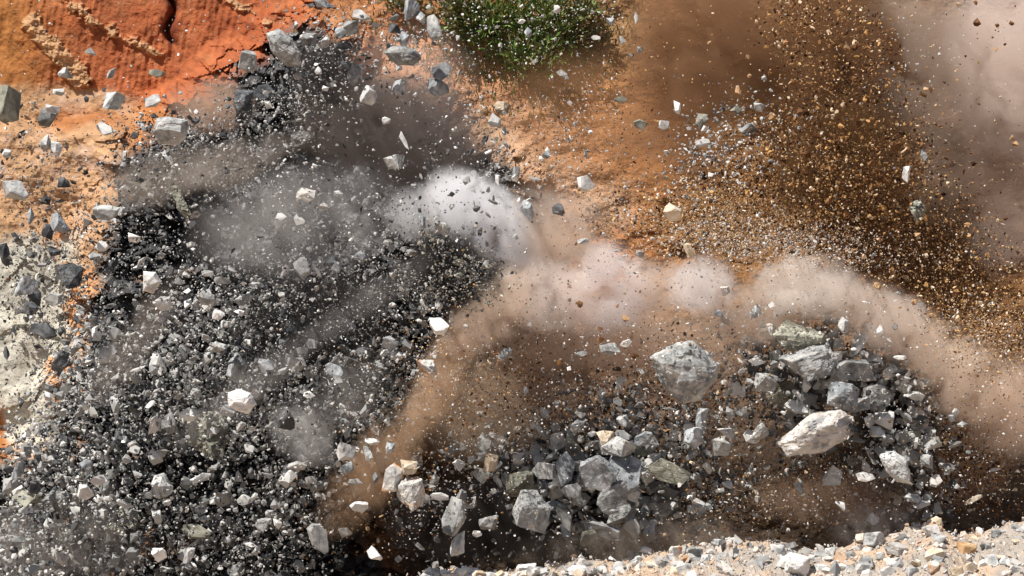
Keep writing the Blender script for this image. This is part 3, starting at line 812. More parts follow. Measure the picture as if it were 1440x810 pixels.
# px, py, width, height, tilt (degrees clockwise), colour, shape, metres in front (-) or behind (+), own label
R_ = [
    (400, 68, 56, 34, 32, 'grey', 'block', 1, 'long grey rock tumbling in front of the red clay face'),
    (240, 184, 42, 34, 4, 'pale', 'block', -2, 'pale square block with black underside above the left dark debris'),
    (566, 78, 46, 24, 8, 'grey', 'block', 1, 'flat-topped grey rock flying alone below the top edge, left of the bush'),
    (962, 521, 84, 78, 6, 'grey', 'chunk', -3, 'great pale grey boulder, the largest one hanging in the dust'),
    (1146, 607, 100, 50, -12, 'pink', 'chunk', -2, 'long pinkish white slab, widest rock of the right-hand cluster'),
    (1186, 557, 36, 34, 10, 'blue', 'block', -3, 'bluish white square rock above the long pinkish slab'),
    (1260, 656, 48, 34, 22, 'pale', 'block', -3, 'domed pale rock with grey streaks at the foot of the right cluster'),
    (340, 565, 36, 30, 5, 'white', 'block', -5, 'brightest white block in the left debris, squarish with a notch'),
    (296, 607, 56, 54, 0, 'olive', 'chunk', 3.5, 'big dull grey chunk below the brightest white block'),
    (213, 397, 24, 27, 10, 'white', 'block', -4, 'white five-sided block in the middle of the left dark debris'),
    (616, 458, 26, 20, 35, 'white', 'slab', -5, 'white slab with dark tail below the round dark pebble swirl'),
    (840, 665, 44, 40, 35, 'blue', 'slab', -3, 'flat bluish slab, upper left of three leaning slabs in the middle heap'),
    (860, 698, 40, 28, -12, 'grey', 'slab', -3, 'flat grey slab, lowest of three leaning slabs in the middle heap'),
    (877, 662, 42, 54, -15, 'blue', 'slab', -2, 'tall bluish slab with dark top, right of three leaning slabs'),
    (872, 628, 34, 26, -25, 'pale', 'chunk', -2, 'pale wedge resting over the three leaning slabs'),
    (852, 621, 22, 24, 0, 'cream', 'chunk', -1, 'tan square rock just above the three leaning slabs'),
    (553, 673, 19, 34, 5, 'stain', 'block', -4, 'upright white stone with orange foot beside two stained stones'),
    (575, 657, 22, 18, 0, 'cream', 'block', -4, 'cream stone on top of the orange-stained stones'),
    (577, 690, 32, 38, 12, 'stain', 'block', -4, 'largest orange-stained white stone at the black hollow’s upper left'),
    (638, 727, 28, 48, 15, 'grey', 'slab', -3, 'upright grey slab in the black hollow at the bottom'),
    (645, 766, 20, 36, 22, 'pale', 'shard', -3, 'grey pointed shard under the upright slab in the black hollow'),
    (121, 692, 24, 21, 12, 'white', 'slab', -5, 'bright white flat stone at the lower left'),
    (485, 633, 26, 24, 10, 'white', 'chunk', -4, 'white capped stone beside the small white smoke puff'),
    (823, 259, 24, 18, 30, 'white', 'slab', -4, 'white slab hanging over the orange slope'),
    (949, 300, 26, 20, 20, 'cream', 'block', -4, 'cream block in the tan soil spray'),
    (969, 352, 10, 20, -20, 'cream', 'block', -4, 'upright cream sliver below the tan soil spray'),
    (349, 87, 24, 26, 12, 'grey', 'block', 0, 'grey cube with dark lower half in front of the red clay'),
    (160, 141, 30, 22, -10, 'blue', 'chunk', 2, 'pale bluish rock at the lower edge of the red clay'),
    (92, 102, 18, 14, 5, 'blue', 'chunk', 2, 'rounded pale stone on the tan vein of the red clay'),
    (220, 103, 22, 10, 5, 'olive', 'slab', 2, 'thin olive wedge in front of the red clay'),
    (157, 103, 9, 17, 35, 'pale', 'shard', 0, 'thin pale shard tilted in front of the red clay'),
    (127, 73, 12, 10, 0, 'grey', 'chunk', 1, 'small grey chip above the thin pale shard on the red clay'),
    (10, 148, 20, 44, 3, 'olive', 'block', 3, 'dull grey-brown boulder at the left edge of the ledge'),
    (67, 166, 20, 22, 20, 'grey', 'block', 3, 'half-shaded grey stone at the tan ledge'),
    (64, 204, 14, 24, 15, 'blue', 'shard', -1, 'left one of two pale shards side by side over the tan slope'),
    (79, 208, 14, 22, -25, 'blue', 'shard', -1, 'right one of two pale shards side by side over the tan slope'),
    (9, 216, 14, 12, 5, 'blue', 'chunk', 0, 'round grey stone at the left edge over the tan slope'),
    (20, 268, 34, 26, 35, 'blue', 'shard', -1, 'long pale bluish rock at the left edge above the cream face'),
    (90, 257, 16, 12, 10, 'dark', 'chunk', 0, None), (147, 183, 20, 14, 20, 'blue', 'slab', 1, None), (74, 153, 18, 9, 15, 'blue', 'shard', 1, None),
    (83, 130, 14, 9, 0, 'white', 'chunk', 1, None), (217, 142, 20, 16, 0, 'pale', 'chunk', 1, None), (343, 147, 26, 40, -10, 'dark', 'chunk', 1, None),
    (43, 305, 11, 25, 10, 'blue', 'shard', 0, None), (85, 314, 34, 28, 30, 'blue', 'shard', -1, 'bluish rock split light and dark over the orange patch on the left'),
    (68, 325, 18, 20, 20, 'dark', 'block', 0, None), (6, 353, 16, 24, -20, 'dark', 'block', 0, 'dark stone cut by the left edge over the cream face'),
    (77, 352, 20, 13, 0, 'dark', 'chunk', 0, None), (36, 404, 26, 28, 20, 'blue', 'block', -1, 'upper of two dark blocks against the cream face'),
    (50, 418, 22, 22, 30, 'dark', 'block', -1, None), (42, 434, 24, 18, 10, 'dark', 'chunk', 0, 'black rock beneath two dark blocks on the cream face'),
    (100, 388, 34, 30, 25, 'dark', 'block', -1, None), (76, 420, 26, 20, -20, 'pale', 'slab', 0, None), (62, 464, 38, 22, 22, 'dark', 'slab', -1, 'black angular slab in the middle of the cream face'),
    (86, 466, 9, 16, 0, 'dark', 'chunk', 0, None), (9, 497, 9, 20, 0, 'dark', 'shard', 0, None), (150, 299, 38, 20, -8, 'blue', 'slab', -1, None),
    (143, 346, 20, 16, -20, 'pale', 'slab', -1, None), (228, 427, 26, 22, -35, 'pale', 'chunk', -2, None), (135, 362, 20, 18, 0, 'grey', 'chunk', 0, None),
    (290, 420, 22, 22, 10, 'pale', 'chunk', -2, None), (307, 442, 16, 14, 0, 'white', 'chunk', -3, None), (152, 498, 22, 30, 20, 'blue', 'chunk', -1, None),
    (220, 507, 18, 20, 0, 'pale', 'chunk', -1, None), (333, 517, 24, 36, 15, 'blue', 'chunk', -1, None), (305, 490, 24, 14, -10, 'pale', 'chunk', -2, None),
    (262, 287, 42, 34, 10, 'olive', 'chunk', 1, 'large olive-grey rock under the pale black-bottomed block'), (345, 420, 24, 12, -25, 'pale', 'slab', -2, None),
    (83, 510, 24, 38, 20, 'dark', 'shard', 0, None), (190, 333, 20, 12, 0, 'white', 'chunk', -2, None), (313, 394, 22, 9, 0, 'pale', 'slab', -1, None),
    (292, 384, 14, 8, 0, 'pale', 'slab', -1, None), (454, 5, 24, 16, 10, 'blue', 'chunk', 0, None), (508, 21, 24, 12, 12, 'pale', 'slab', 0, None),
    (435, 53, 24, 18, 10, 'grey', 'chunk', 1, None), (480, 48, 18, 18, 0, 'blue', 'chunk', 1, None), (494, 39, 20, 18, -20, 'grey', 'block', 1, None),
    (482, 65, 22, 9, 0, 'dark', 'slab', 1, None), (456, 60, 12, 16, 0, 'pale', 'chunk', 1, None), (555, 40, 16, 12, 10, 'dark', 'chunk', 1, None),
    (554, 25, 14, 10, 0, 'pale', 'chunk', 1, None), (610, 42, 18, 32, -12, 'grey', 'block', 0, None), (575, 14, 18, 28, 25, 'blue', 'chunk', 0, None),
    (591, 25, 12, 18, -30, 'pale', 'chunk', 0, None), (568, 57, 12, 22, 0, 'blue', 'chunk', 1, None), (546, 66, 6, 10, 0, 'dark', 'block', 0, None),
    (620, 100, 22, 24, 35, 'blue', 'slab', 1, None), (617, 124, 26, 22, 10, 'blue', 'chunk', 1, None), (562, 122, 16, 20, 10, 'blue', 'block', 1, None),
    (519, 134, 22, 24, 0, 'pale', 'chunk', -1, None), (498, 106, 20, 26, 20, 'blue', 'chunk', 1, None), (554, 228, 24, 18, -15, 'pale', 'block', -3, None),
    (542, 170, 11, 10, 0, 'white', 'chunk', -2, None), (696, 169, 18, 15, 8, 'pale', 'block', -1, None), (568, 199, 6, 28, -22, 'pale', 'shard', -2, None),
    (447, 99, 10, 10, 0, 'white', 'chunk', -1, None), (373, 130, 26, 20, 10, 'dark', 'chunk', 1, None), (396, 132, 14, 10, 0, 'dark', 'chunk', 1, None),
    (705, 151, 18, 14, 0, 'cream', 'block', 3, None), (700, 253, 7, 15, 15, 'white', 'shard', -3, None), (790, 103, 14, 8, 20, 'pale', 'slab', 0, None),
    (742, 46, 10, 14, 0, 'blue', 'chunk', 0, None), (783, 13, 8, 10, 20, 'white', 'chunk', 0, None), (733, 30, 8, 6, 0, 'white', 'chunk', 0, None),
    (900, 175, 17, 12, 10, 'olive', 'slab', 0, None), (952, 152, 10, 14, 10, 'white', 'block', -1, None), (934, 175, 14, 12, 20, 'white', 'chunk', -1, None),
    (872, 140, 17, 8, -10, 'olive', 'slab', 0, None), (895, 25, 6, 15, 0, 'pale', 'shard', 0, None), (858, 31, 10, 10, 0, 'blue', 'chunk', 0, None),
    (838, 53, 12, 6, 5, 'white', 'slab', 0, None), (876, 58, 7, 12, 0, 'pale', 'chunk', 0, None), (900, 70, 8, 8, 0, 'grey', 'chunk', 0, None),
    (1067, 150, 14, 11, 10, 'pale', 'block', -2, None), (985, 170, 13, 16, 10, 'olive', 'block', 0, None), (770, 217, 11, 10, 0, 'grey', 'chunk', 0, None),
    (988, 201, 18, 10, -15, 'white', 'slab', -1, None), (1052, 180, 18, 16, 30, 'grey', 'chunk', 0, None), (1033, 156, 14, 12, 0, 'olive', 'chunk', 0, None),
    (1299, 218, 10, 16, -15, 'pale', 'shard', -3, None), (1275, 244, 10, 21, 8, 'white', 'chunk', -4, None), (433, 277, 27, 19, 0, 'pink', 'chunk', -2, None),
    (395, 305, 14, 9, -15, 'pale', 'chunk', -2, None), (453, 290, 16, 8, -5, 'white', 'chunk', -2, None), (425, 376, 20, 24, -30, 'pale', 'slab', 0, None),
    (464, 368, 20, 12, -20, 'dark', 'slab', 0, None), (472, 374, 14, 18, -30, 'blue', 'slab', 0, None), (507, 361, 14, 12, 0, 'blue', 'block', -1, None),
    (448, 321, 13, 4, 15, 'dark', 'shard', -3, None), (365, 333, 11, 4, 10, 'dark', 'shard', -3, None), (593, 308, 9, 24, -20, 'blue', 'slab', -3, None),
    (622, 320, 22, 14, 30, 'grey', 'slab', -3, None), (617, 429, 10, 14, 0, 'white', 'chunk', -3, None), (646, 369, 11, 9, 0, 'olive', 'chunk', -4, None),
    (680, 372, 15, 11, 0, 'pale', 'chunk', -3, None), (645, 388, 11, 9, 0, 'olive', 'chunk', -4, None), (595, 426, 7, 10, -20, 'pale', 'chunk', -3, None),
    (548, 483, 24, 18, 25, 'blue', 'chunk', -2, None), (560, 500, 20, 12, 10, 'pale', 'chunk', -2, None), (375, 514, 22, 16, 20, 'blue', 'chunk', -2, None),
    (470, 522, 26, 18, 25, 'blue', 'slab', -2, None), (476, 534, 13, 13, 0, 'pale', 'block', -3, None), (600, 515, 24, 28, -20, 'stain', 'chunk', -3, None),
    (710, 498, 20, 11, -35, 'blue', 'slab', -4, None), (408, 508, 16, 14, 0, 'pale', 'chunk', -2, None), (858, 491, 30, 16, 5, 'grey', 'chunk', -3, None),
    (880, 483, 16, 8, -20, 'white', 'slab', -4, None), (817, 498, 15, 7, 5, 'pale', 'slab', -3, None), (741, 297, 18, 26, -15, 'blue', 'chunk', -1, None),
    (785, 294, 16, 15, 0, 'dark', 'chunk', -1, None), (816, 389, 12, 18, 20, 'cream', 'chunk', -1, None), (1020, 410, 12, 12, 0, 'pink', 'chunk', -4, None),
    (1011, 441, 12, 8, 20, 'blue', 'slab', -4, None), (902, 357, 13, 11, 0, 'pale', 'chunk', -3, None), (880, 447, 10, 8, 0, 'tan', 'chunk', -5, None),
    (1062, 437, 14, 20, 0, 'pale', 'chunk', -3, None), (820, 340, 15, 8, 0, 'pale', 'chunk', -2, None), (1085, 429, 10, 8, 20, 'white', 'chunk', -4, None),
    (1128, 476, 64, 28, 4, 'olive', 'block', -1, 'flat dark olive slab at the top of the right cluster'), (1140, 511, 68, 38, -20, 'grey', 'block', -2, 'broad grey slab with pale upper side below the olive slab'),
    (1203, 520, 54, 26, 8, 'grey', 'slab', -2, 'layered grey slab in the upper right cluster'), (1229, 508, 20, 20, 0, 'pale', 'chunk', -2, None),
    (1186, 457, 12, 20, 0, 'pale', 'chunk', -3, 'small upright stone standing clear above the right cluster'), (1208, 481, 16, 36, 20, 'pale', 'chunk', -2, None), (1237, 465, 9, 17, 0, 'white', 'shard', -3, None),
    (1250, 525, 22, 18, 0, 'pale', 'chunk', -2, None), (1270, 540, 22, 18, 35, 'stain', 'chunk', -2, None), (1265, 503, 17, 5, 0, 'white', 'slab', -4, None),
    (1290, 297, 20, 28, 0, 'olive', 'chunk', -1, None), (240, 597, 22, 24, -20, 'grey', 'block', 0, None), (216, 598, 16, 28, 25, 'white', 'shard', -3, None),
    (162, 575, 13, 36, -8, 'pale', 'shard', -1, None), (170, 622, 26, 40, -25, 'dark', 'shard', 0, None), (27, 660, 14, 27, 5, 'blue', 'chunk', -2, None),
    (38, 700, 36, 26, 20, 'olive', 'block', -1, None), (48, 686, 18, 18, 30, 'dark', 'block', -2, None), (80, 704, 36, 34, 30, 'grey', 'block', 0, None),
    (62, 728, 28, 18, 30, 'dark', 'slab', 0, None), (228, 685, 28, 32, 10, 'pale', 'chunk', -1, None), (225, 778, 18, 16, -20, 'white', 'block', -4, None),
    (220, 728, 17, 18, 20, 'pale', 'chunk', -2, None), (268, 780, 12, 24, 25, 'pale', 'chunk', -3, None), (175, 735, 42, 50, 25, 'olive', 'block', 4.5, 'large dull brownish rock at the lower left'),
    (283, 672, 28, 10, -25, 'pale', 'slab', -3, None), (343, 703, 18, 13, -15, 'pale', 'slab', -3, None), (276, 748, 40, 18, 10, 'olive', 'slab', -1, None),
    (88, 620, 14, 22, 15, 'dark', 'slab', -1, None), (120, 656, 20, 22, 10, 'blue', 'chunk', -1, None), (353, 766, 18, 6, 5, 'white', 'slab', -4, None),
    (145, 722, 16, 16, 0, 'pale', 'chunk', -1, None), (487, 657, 20, 13, 0, 'blue', 'chunk', -4, None), (523, 621, 22, 8, 0, 'white', 'slab', -4, None),
    (518, 638, 12, 20, 5, 'pale', 'chunk', -4, None), (549, 628, 12, 16, 0, 'blue', 'block', -3, None), (505, 713, 24, 14, 5, 'white', 'slab', -4, None),
    (526, 778, 24, 16, 20, 'white', 'chunk', -4, None), (618, 698, 24, 10, 10, 'white', 'slab', -4, None), (686, 733, 22, 24, 20, 'grey', 'chunk', -3, None),
    (671, 751, 12, 8, 0, 'white', 'slab', -4, None), (690, 651, 18, 26, 10, 'cream', 'chunk', -2, None), (645, 653, 16, 16, 0, 'white', 'chunk', -3, None),
    (449, 757, 22, 40, -30, 'pale', 'slab', -2, None), (372, 738, 22, 18, -20, 'pale', 'chunk', -3, None), (528, 672, 8, 16, 0, 'grey', 'shard', -3, None),
    (500, 677, 20, 8, 5, 'pale', 'slab', -2, None), (485, 748, 18, 14, 0, 'pale', 'chunk', -1, None), (743, 717, 40, 44, 15, 'grey', 'block', -2, 'bulky grey rock at the left of the middle heap'),
    (731, 680, 32, 26, -5, 'olive', 'block', -2, None), (794, 660, 22, 44, 12, 'blue', 'slab', -2, None), (803, 690, 22, 17, 15, 'pale', 'slab', -3, None),
    (795, 725, 14, 36, -30, 'grey', 'slab', -3, None), (850, 746, 40, 18, 25, 'grey', 'slab', -3, 'grey slab leaning at the foot of the middle heap'), (830, 757, 24, 22, 0, 'olive', 'chunk', -2, None),
    (875, 723, 36, 22, -10, 'grey', 'chunk', -2, None), (940, 663, 54, 26, 12, 'olive', 'slab', -1, 'dull olive slab right of the three leaning slabs'), (922, 712, 48, 24, 10, 'grey', 'slab', -1, None),
    (912, 746, 13, 22, 0, 'pale', 'chunk', -3, None), (904, 736, 12, 16, 20, 'pale', 'chunk', -2, None), (976, 613, 24, 26, 5, 'blue', 'chunk', -3, None),
    (986, 590, 14, 28, 0, 'blue', 'block', -2, None), (1046, 580, 20, 13, -20, 'grey', 'chunk', -2, None), (1026, 581, 10, 17, 0, 'pale', 'chunk', -3, None),
    (1020, 608, 24, 14, 10, 'white', 'chunk', -3, None), (1014, 628, 24, 24, 0, 'pale', 'chunk', -2, None), (984, 714, 15, 22, 0, 'pale', 'chunk', -2, None),
    (996, 658, 10, 14, 0, 'white', 'chunk', -3, None), (1024, 681, 15, 9, 20, 'white', 'chunk', -4, None), (811, 597, 20, 16, 0, 'pale', 'chunk', -2, None),
    (816, 583, 14, 8, 0, 'pale', 'chunk', -2, None), (876, 592, 18, 18, 0, 'pale', 'chunk', -2, None), (784, 620, 20, 24, 0, 'pale', 'chunk', -1, None),
    (808, 625, 20, 18, 0, 'olive', 'chunk', -1, None), (1069, 608, 20, 24, 15, 'pale', 'block', -2, None), (898, 632, 34, 12, 15, 'olive', 'slab', -1, None),
    (889, 695, 18, 14, 10, 'pale', 'block', -3, None), (896, 652, 18, 9, 0, 'pale', 'slab', -2, None), (920, 642, 16, 9, 5, 'pale', 'slab', -2, None),
    (1160, 628, 26, 20, -10, 'dark', 'block', -3, None), (1182, 604, 30, 16, -25, 'dark', 'chunk', -4, None), (1236, 556, 42, 28, 12, 'pale', 'slab', -2, None),
    (1243, 590, 24, 22, 10, 'white', 'block', -3, None), (1234, 608, 20, 15, 10, 'pale', 'chunk', -3, None), (1282, 615, 30, 14, -8, 'olive', 'block', -2, None),
    (1291, 582, 30, 15, 18, 'pink', 'slab', -2, None), (1286, 557, 28, 10, 0, 'pale', 'slab', -3, None), (1276, 636, 30, 14, 25, 'grey', 'slab', -1, None),
    (1303, 648, 18, 18, 10, 'pale', 'chunk', -3, None), (1297, 673, 16, 15, -10, 'grey', 'chunk', -2, None), (1316, 676, 18, 14, -40, 'pink', 'slab', -3, None),
    (1217, 671, 24, 11, 15, 'white', 'slab', -4, 'thin white slab below and left of the domed pale rock'), (1217, 655, 11, 18, -20, 'pink', 'shard', -3, None), (1170, 670, 17, 26, -10, 'pale', 'chunk', -3, None),
    (1125, 686, 14, 18, 0, 'pale', 'chunk', -3, None), (1284, 701, 20, 11, 0, 'pale', 'block', -3, None), (1297, 709, 24, 9, -10, 'white', 'slab', -3, None),
    (1303, 698, 13, 9, 0, 'pale', 'chunk', -2, None), (1181, 711, 12, 14, -20, 'white', 'chunk', -4, None), (1228, 730, 14, 16, 20, 'white', 'chunk', -3, None),
    (1096, 555, 40, 26, -8, 'olive', 'block', -1, None), (1120, 572, 32, 16, 10, 'pale', 'slab', -2, None), (1078, 540, 30, 26, 20, 'pale', 'block', -2, None),
    (1353, 597, 13, 8, 10, 'pale', 'chunk', -4, None), (1340, 589, 10, 10, 0, 'blue', 'chunk', -4, None), (1334, 658, 14, 12, 20, 'grey', 'chunk', -3, None),
    (1368, 703, 26, 6, -30, 'cream', 'slab', -3, None), (1116, 634, 22, 16, 10, 'pale', 'chunk', -1, None),
]
LAND = [(400, 68, 'the long grey rock on red clay'), (240, 184, 'the pale black-bottomed block'), (962, 521, 'the great boulder'), (1146, 607, 'the long pinkish slab'),
        (340, 565, 'the brightest white block'), (860, 680, 'the three leaning slabs'), (570, 680, 'the orange-stained stones'), (640, 370, 'the dark pebble swirl'),
        (720, 45, 'the green bush'), (1260, 656, 'the domed pale rock'), (50, 450, 'the black slab on cream rock'), (121, 692, 'the lower-left white flat stone'),
        (949, 300, 'the cream block in tan spray'), (1186, 557, 'the bluish square rock'), (638, 740, 'the upright slab in the hollow'), (566, 78, 'the flat-topped grey rock'),
        (425, 615, 'the small white smoke puff'), (213, 397, 'the white five-sided block'), (690, 300, 'the white smoke crest'), (160, 141, 'the rock under the red clay'),
        (1130, 476, 'the dark olive slab'), (823, 259, 'the white slab over orange slope'), (1210, 240, 'the dark soil column'), (1320, 560, 'the tan dust billow')]
DIRS = ['right of', 'below and right of', 'below', 'below and left of', 'left of', 'above and left of', 'above', 'above and right of']
used = set(r[8] for r in R_ if r[8])
ORD = ['', 'second ', 'third ', 'fourth ', 'fifth ', 'sixth ', 'seventh ', 'eighth ', 'ninth ']


def auto_label(px, py, w, h, colour, shape, noun=None):
    a = math.sqrt(w * h)
    size = 'large' if a > 34 else 'medium-sized' if a > 20 else 'small' if a > 11 else 'tiny'
    cand = sorted(LAND, key=lambda l: math.hypot(l[0] - px, l[1] - py))[:3]
    sh = noun or SHAPE_WORD[shape]
    for extra in range(9):
        for l in cand:
            dx, dy = px - l[0], py - l[1]
            d = DIRS[int(round(math.degrees(math.atan2(dy, dx)) / 45.0)) % 8]
            dist = math.hypot(dx, dy)
            near = 'just ' if dist < 45 else '' if dist < 110 else 'well '
            lab = f"{ORD[extra]}{size} {COLOUR_WORD[colour]} {sh} {near}{d} {l[2]}"
            if extra:
                lab = f"{size} {COLOUR_WORD[colour]} {sh}, {ORD[extra].strip()} one {near}{d} {l[2]}"
            if lab not in used:
                used.add(lab)
                return lab
    return lab


def place_rock(name, px, py, w, h, ang, colour, shape, Y, label, cat, group, detail, seed):
    rnd = random.Random(seed)
    ol = OUTLINES.get((px, py))
    bm = rock_bm(shape, rnd, detail, ol)
    norm_bm(bm)
    s = m_per_px(Y)
    sx, sz = w * s, h * s
    sy = {'slab': 0.45, 'shard': 0.7, 'block': 0.85, 'chunk': 0.9}[shape] * min(max(sx, sz), 1.6 * min(sx, sz))
    # keep the silhouette, turn it a little about the vertical and towards the light
    for v in bm.verts:
        v.co = Vector((v.co.x * sx, v.co.y * sy, v.co.z * sz))
    rot = Euler((rnd.uniform(-0.5, 0.35), rnd.uniform(-0.08, 0.08), rnd.uniform(-0.6, 0.6))).to_matrix() if not ol else Matrix.Identity(3)
    for v in bm.verts:
        v.co = rot @ v.co
    me = bpy.data.meshes.new(name)
    bm.to_mesh(me)
    bm.free()
    if detail:
        me.polygons.foreach_set('use_smooth', np.full(len(me.polygons), False))
    me.materials.append(MR[colour])
    o = bpy.data.objects.new(name, me)
    COL.objects.link(o)
    o.location = at(px, py, Y)
    o.rotation_euler = (0, math.radians(ang), 0)
    tag(o, label, cat, group)
    return o


for i, (px, py, w, h, ang, colour, shape, dY, lab) in enumerate(R_):
    big = math.sqrt(w * h)
    detail = 2 if big > 30 else 1 if big > 13 else 0
    Y = dY - (3.5 if lab else 1.8)
    k_ = 1.0 if px < 190 and py > 290 else 1.2 if px < 190 else 1.26 if (700 < px < 1000 and py > 600) else 1.16
    w, h = w * k_, h * k_
    if px < 190 and py < 300 and colour == 'blue':
        colour = 'pale'
    place_rock('flying_rock', px, py, w, h, ang, colour, shape, Y, lab or auto_label(px, py, w, h, colour, shape), 'rock', 'rocks thrown up by the blast', detail, 100 + i)
n_hand = len(R_)

# more of the larger pieces, fifty or so among the hand-placed ones
more = []
HEAPM = [(775, 620), (870, 590), (960, 640), (940, 730), (870, 760), (760, 750), (720, 690)]
HEAPR = [(1080, 500), (1200, 480), (1270, 520), (1320, 620), (1310, 700), (1260, 690), (1215, 610), (1120, 560)]
for poly, n_, pal in ((HEAPM, 46, ['grey', 'blue', 'blue', 'pale']), (HEAPR, 30, ['grey', 'pale', 'pale', 'blue'])):
    x, y = sample_poly(poly, n_, 0.2, 60, 31, 4)
    for a, b in zip(x, y):
        if min(math.hypot(a - r[0], b - r[1]) for r in R_) > 13 and b < 770:
            more.append((a, b, random.uniform(18, 38), random.uniform(13, 26), random.uniform(-60, 60), random.choice(pal), random.choice(['slab', 'slab', 'block', 'shard'])))
for i, (px, py, w, h, ang, colour, shape) in enumerate(more):
    place_rock('flying_rock', px, py, w, h, ang, colour, shape, random.uniform(-5, -1.5), auto_label(px, py, w, h, colour, shape), 'rock', 'rocks thrown up by the blast', 2 if w > 28 else 1, 900 + i)

# soil clods one can tell apart
CL = [(1374, 31, 10, 'brown'), (1402, 36, 6, 'brown'), (1423, 33, 7, 'brown'), (1372, 4, 6, 'brown'), (1260, 206, 16, 'brown'), (1085, 163, 11, 'tan'), (1302, 125, 7, 'tan'), (1422, 195, 8, 'tan'),
      (1428, 202, 8, 'tan'), (1242, 181, 7, 'tan'), (1040, 127, 11, 'tan'), (768 + 230, 60, 6, 'tan'), (1054, 107, 6, 'tan'), (1052, 80, 6, 'tan'), (815, 428, 9, 'brown'), (800, 403, 7, 'brown'),
      (755, 425, 10, 'brown'), (750, 445, 9, 'brown'), (843, 462, 9, 'brown'), (845, 478, 10, 'brown'), (892, 500, 9, 'brown'), (868, 430, 6, 'brown'), (757, 457, 8, 'tan'), (1361, 316, 8, 'tan'),
      (1290, 330, 9, 'tan'), (1233, 402, 11, 'tan'), (1310, 443, 8, 'tan'), (1367, 443, 10, 'tan'), (1286, 425, 9, 'tan'), (1345, 410, 8, 'brown'), (1150, 190, 9, 'brown'), (1130, 215, 9, 'brown'),
      (1165, 238, 10, 'brown'), (1210, 262, 9, 'brown'), (1190, 300, 9, 'brown'), (1150, 290, 9, 'brown'), (1225, 230, 10, 'brown'), (1105, 60, 8, 'brown'), (1190, 65, 9, 'tan'), (1160, 110, 8, 'brown')]
for i, (px, py, s, c) in enumerate(CL):
    place_rock('soil_clod', px, py, s * 1.1, s, random.uniform(-40, 40), c, 'chunk', random.uniform(-5, -3), auto_label(px, py, s, s, c, 'chunk', 'soil clod'), 'clod', 'clods of soil in the air', 1 if s > 9 else 0, 1500 + i)

# stones on the bank
BK = [(1110, 790, 44, 32, 'white', 'large white angular stone at the bottom edge of the bank'), (1092, 774, 22, 20, 'pale', 'pale stone leaning on the large white bank stone'),
      (1225, 758, 34, 24, 'pale', 'pale grey stone at the crest of the bank, left of the reddish patch'), (1252, 768, 28, 18, 'pink', 'dark-shaded pinkish stone on the bank crest'),
      (1310, 738, 28, 16, 'cream', 'cream flat stone on the highest point of the bank'), (1344, 770, 26, 22, 'tan', 'orange-tan block in the bank under its highest point'),
      (1372, 788, 18, 22, 'pale', 'upright grey stone in the lower right of the bank'), (1378, 733, 12, 12, 'white', 'white pointed stone on top of the bank, near the right edge'),
      (1165, 775, 14, 18, 'pale', 'narrow upright stone on the bank between two pale boulders'), (1400, 748, 30, 12, 'white', 'white slab lying on the bank crest at the right'),
      (1430, 745, 26, 12, 'pink', 'pinkish slab at the right edge of the bank'), (1198, 800, 24, 16, 'white', 'white stone low on the bank right of the large white one'),
      (610, 806, 40, 12, 'cream', 'cream rounded stone at the bottom edge, left end of the bank'), (660, 803, 34, 12, 'pink', 'pinkish stone at the bottom edge near the bank’s left end'),
      (740, 800, 30, 14, 'white', 'white stone at the bottom edge under the middle heap'), (1190, 780, 20, 12, 'grey', 'grey stone half sunk in the middle of the bank'),
      (908, 765, 18, 12, 'white', 'white stone on the bank under the middle heap'), (1036, 772, 14, 9, 'grey', 'small grey stone on the shaded left slope of the bank')]


def bank_hit(px, py):
    """Metres towards the camera at which the bank's surface shows at this photo pixel."""
    best = None
    for t in np.linspace(0.0, 9.0, 90):
        p = bank_point(np.array([px]), np.array([t]))[0]
        d = p - np.array(CAM)
        zc = d[1] * CP - d[2] * SP
        yy = 405 - FPX * (d[2] * CP + d[1] * SP) / zc
        if yy >= py:
            best = t
            break
    return best if best is not None else 6.0


